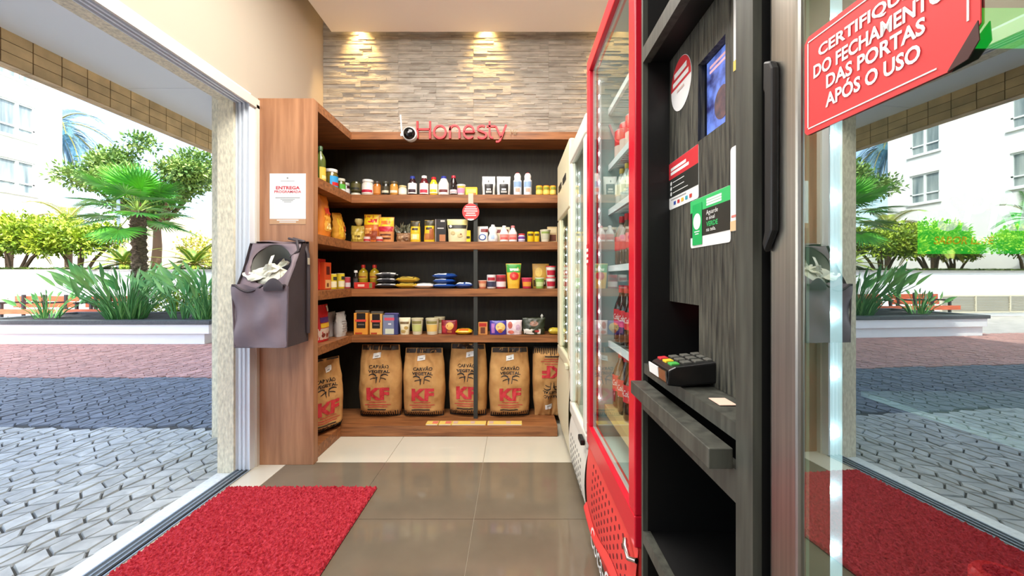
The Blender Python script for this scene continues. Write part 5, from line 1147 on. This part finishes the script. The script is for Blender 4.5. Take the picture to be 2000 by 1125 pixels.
# card terminal lying on the inner shelf
tt = thing('card_terminal', 'black card payment terminal with coloured keys lying on the kiosk shelf', 'card terminal', (.384, .838, .9312)); tt.rotation_euler = (0, R(-5), 0); tt.location.z += .006; tt.scale = (1.3, 1.12, 1.3)
m = MB(); poly = [(-.07, .004), (-.066, .026), (-.055, .030), (.03, .033), (.055, .050), (.062, .048), (.062, .002), (-.05, 0)]
m.prism(poly, -.046, .042, lambda a, b, d: (a, d, b)); m.build('body', mat('terminal_black', (18, 18, 19), .35), tt, bevel=.003)
MB().box(-.0712, -.0695, -.008, .040, .009, .025).build('front_label', M_paper, tt)
m = MB(); m.box(-.0708, -.069, -.044, -.010, .009, .025); m.build('chrome_trim', mat('chrome'), tt)
for k in range(4):
    for j, c in enumerate(((206, 50, 60), (240, 200, 50), (80, 180, 80)) if k == 0 else ((96, 96, 90),) * 3):
        MB().box(-.057 + .018 * k, -.044 + .018 * k, .020 - .026 * j, .038 - .026 * j, .0285 + .0006 * k, .0325 + .0006 * k).build('key', col(c), tt, bevel=.001)
MB().box(.034, .053, -.036, .032, .0375, .0385).build('display', mat('terminal_display', (60, 76, 66), .2), tt, rot=None)
tt2 = thing('paper_slip', 'small pale pink paper slip on the kiosk shelf under the card terminal', 'paper', (.352, .695, .9312)); MB().box(-.014, .014, -.02, .02, 0, .0012).build('slip', col((244, 206, 186), .6), tt2)

# ================================================================ STEEL GLASS-DOOR FRIDGE AT THE RIGHT
PHI = 3.2
EX, EY = .334, .541
t = thing('steel_fridge', 'steel-framed glass-door fridge with a red warning sign on the door, nearest on the right', 'fridge', (EX, EY, 0), R(-90) + R(PHI))
M_steel = mat('brushed_steel', (176, 172, 164), .32, metal=1, var=.1, vscale=8, stretch=(20, 20, .3))
G_E = glassmat('coated_door_glass', (.80, .90, .86), .34, 1.0)
WE = .68
m = MB(); frame_ring(m, WE, .12, 2.0, .054, .054, .06, .06, 0, .034); m.build('door_frame', M_steel, t, bevel=.006, seg=3)
MB().box(.051, WE - .051, .005, .008, .177, 1.943).build('door_glass', G_E, t)
m = MB(); frame_ring(m, WE - .104, .176, 1.944, .007, .007, .007, .007, .0085, .034); m.v = [(x + .052, y, z) for x, y, z in m.v]; m.build('gasket', col((150, 170, 150), .5), t)
m = MB(); hp = [(.000, 1.02), (.012, 1.30 - .24), (.012, 1.385), (.008, 1.42), (-.006, 1.422), (-.006, 1.05 + .02), (-.008, 1.05 - .018)]
m.prism([(-.004, 1.173), (.006, 1.19), (.012, 1.20), (.013, 1.405), (.008, 1.416), (-.006, 1.422), (-.0065, 1.385), (-.004, 1.38), (-.004, 1.20), (-.008, 1.185)], -.010, .0, lambda a, b, d: (a + .009, d, b))
m.build('handle', M_jet, t, bevel=.003)
# red warning sign
o = MB()
a0, a1, z0, z1 = .0585, .232, 1.3055, 1.4185
o.prism([(a0 + .004, z0), (a1 - .022, z0), (a1, z0 + .026), (a1, z1 - .006), (a1 - .006, z1), (a0 + .006, z1), (a0, z1 - .006), (a0, z0 + .004)], .0032, .0044, lambda a, b, d: (a, d, b))
o = o.build('warning_sign', mat('warning_red', (222, 62, 64), .45), t); lab(o, 'red sign with white capitals about closing the doors after use, lower right corner peeling')
m = MB()
fy = .0026
def fr(x0, x1, q0, q1): m.box(x0, x1, fy, .0031, q0, q1)
fr(a0 + .006, a1 - .03, z0 + .006, z0 + .0074); fr(a0 + .006, a1 - .012, z1 - .0074, z1 - .006); fr(a0 + .005, a0 + .0064, z0 + .008, z1 - .008); fr(a1 - .0085, a1 - .007, z0 + .032, z1 - .008)
m.build('white_border', M_paper, o)
m = MB()
for s, xl, xr, zb in (('CERTIFIQUE-SE', .0795, .207, 1.3875), ('DO FECHAMENTO', .0725, .209, 1.3665), ('DAS PORTAS', .090, .193, 1.3475), ('APÓS O USO', .090, .190, 1.3270)):
    m.text(s, 1, lambda p, q: ((xl + xr) / 2 + p, .0024, zb + q), bold=.03, width=xr - xl, height=.0150 if s[0] != 'A' else .0190)
m.build('white_lettering', M_paper, o)
m = MB(); m.prism([(a1 - .022, z0), (a1 + .001, z0 + .027), (a1 + .002, z0 + .012), (a1 - .006, z0 + .002)], -.0005, .0005, lambda a, b, d: (a, d + .003 - (a - a1 + .022) * .12, b)); m.build('peeled_corner', col((70, 30, 26), .6), o)
# fridge body behind the door (straight, door stands slightly open)
tb = t
Minv = t.matrix_basis.inverted()
def wbox(m, x0, x1, y0, y1, z0, z1, mi=0): return m.box(x0, x1, y0, y1, z0, z1, mi, Minv @ Matrix.Identity(4))
ex0, ex1, ey0, ey1 = .373, 1.0, -.14, .541
m = MB()
for b_ in ((ex0, ex1, ey1 - .028, ey1, .12, 2.0), (ex0, ex1, ey0, ey0 + .028, .12, 2.0), (ex1 - .03, ex1, ey0 + .028, ey1 - .028, .12, 2.0), (ex0, ex1 - .03, ey0 + .028, ey1 - .028, 1.96, 2.0), (ex0, ex1 - .03, ey0 + .028, ey1 - .028, .12, .17), (ex0, ex1, ey0, ey1, 0, .119)): wbox(m, *b_)
m.build('cabinet', mat('fridge_dark_interior', (84, 92, 88), .5), t)
m = MB(); wbox(m, ex0 - .002, ex1, ey1, ey1 + .001, .02, 2.0); m.build('black_side', M_jet, t)
m = MB(); wbox(m, .3745, .396, .497, .5115, .2, 1.93); m.build('led_tube', mat('led_tube', (206, 228, 242), .3, emit=1.1), t)
m = MB(); z = .25
while z < 1.93: m.lathe([(0, -.007), (.0055, -.003), (.0055, .003), (0, .007)], 8, (.384, .4945, z), M=Minv); z += .0705
m.build('led_dots', M_led, t)
for z in (.42, .647, 1.0, 1.52):
    m = MB(); wbox(m, .43, ex1 - .035, ey0 + .03, ey1 - .03, z - .006, z); m.build('shelf', col((150, 160, 156), .4), t)
# green promotional panel on the inner side
gp = MB(); wbox(gp, .502, .80, .5118, .5127, 1.170, 1.224); gp = gp.build('promo_panel', mat('promo_green', (10, 180, 56), .4, emit=1.3), t); g2 = MB(); wbox(g2, .572, .80, .5118, .5127, 1.425, 1.475); g2.build('promo_panel', mat('promo_green'), t); lab(gp, 'bright green promotional panel with white lettering inside the fridge')
m = MB(); m.text('SPRITE', 1, lambda p, q: Minv @ Vector((.615 + p, .5110, 1.200 + q)), shear=.2, width=.19, height=.052, bold=.02); m.build('white_lettering', mat('lit_white', (240, 246, 242), .4, emit=.8), gp)
m = MB(); m.text('SABOR LEVE', 1, lambda p, q: Minv @ Vector((.556 + p, .5105, 1.182 + q)), shear=.2, width=.075, height=.010, bold=.02); m.build('orange_lettering', mat('lit_orange', (250, 170, 30), .4, emit=.6), gp)
t = thing('soda_bottle', 'clear bottle with a bright red cap inside the steel fridge, bottom right corner', 'bottle', (.432, .365, .6485), RZ)
pr = [(.03, 0), (.034, .006), (.034, .12), (.026, .165), (.0165, .19), (.0165, .205)]
MB().lathe(pr, 20).build('body', mat('bottle_dark', (60, 52, 40), .1, coat=.5), t, smooth=50)
MB().lathe([(.0195, .196), (.0205, .200), (.0205, .226), (.018, .230)], 24).build('cap', col((232, 50, 44), .35), t, smooth=40)
MB().lathe([(.004, .2304), (.012, .2304)], 20).build('cap_print', col((244, 190, 180)), t)
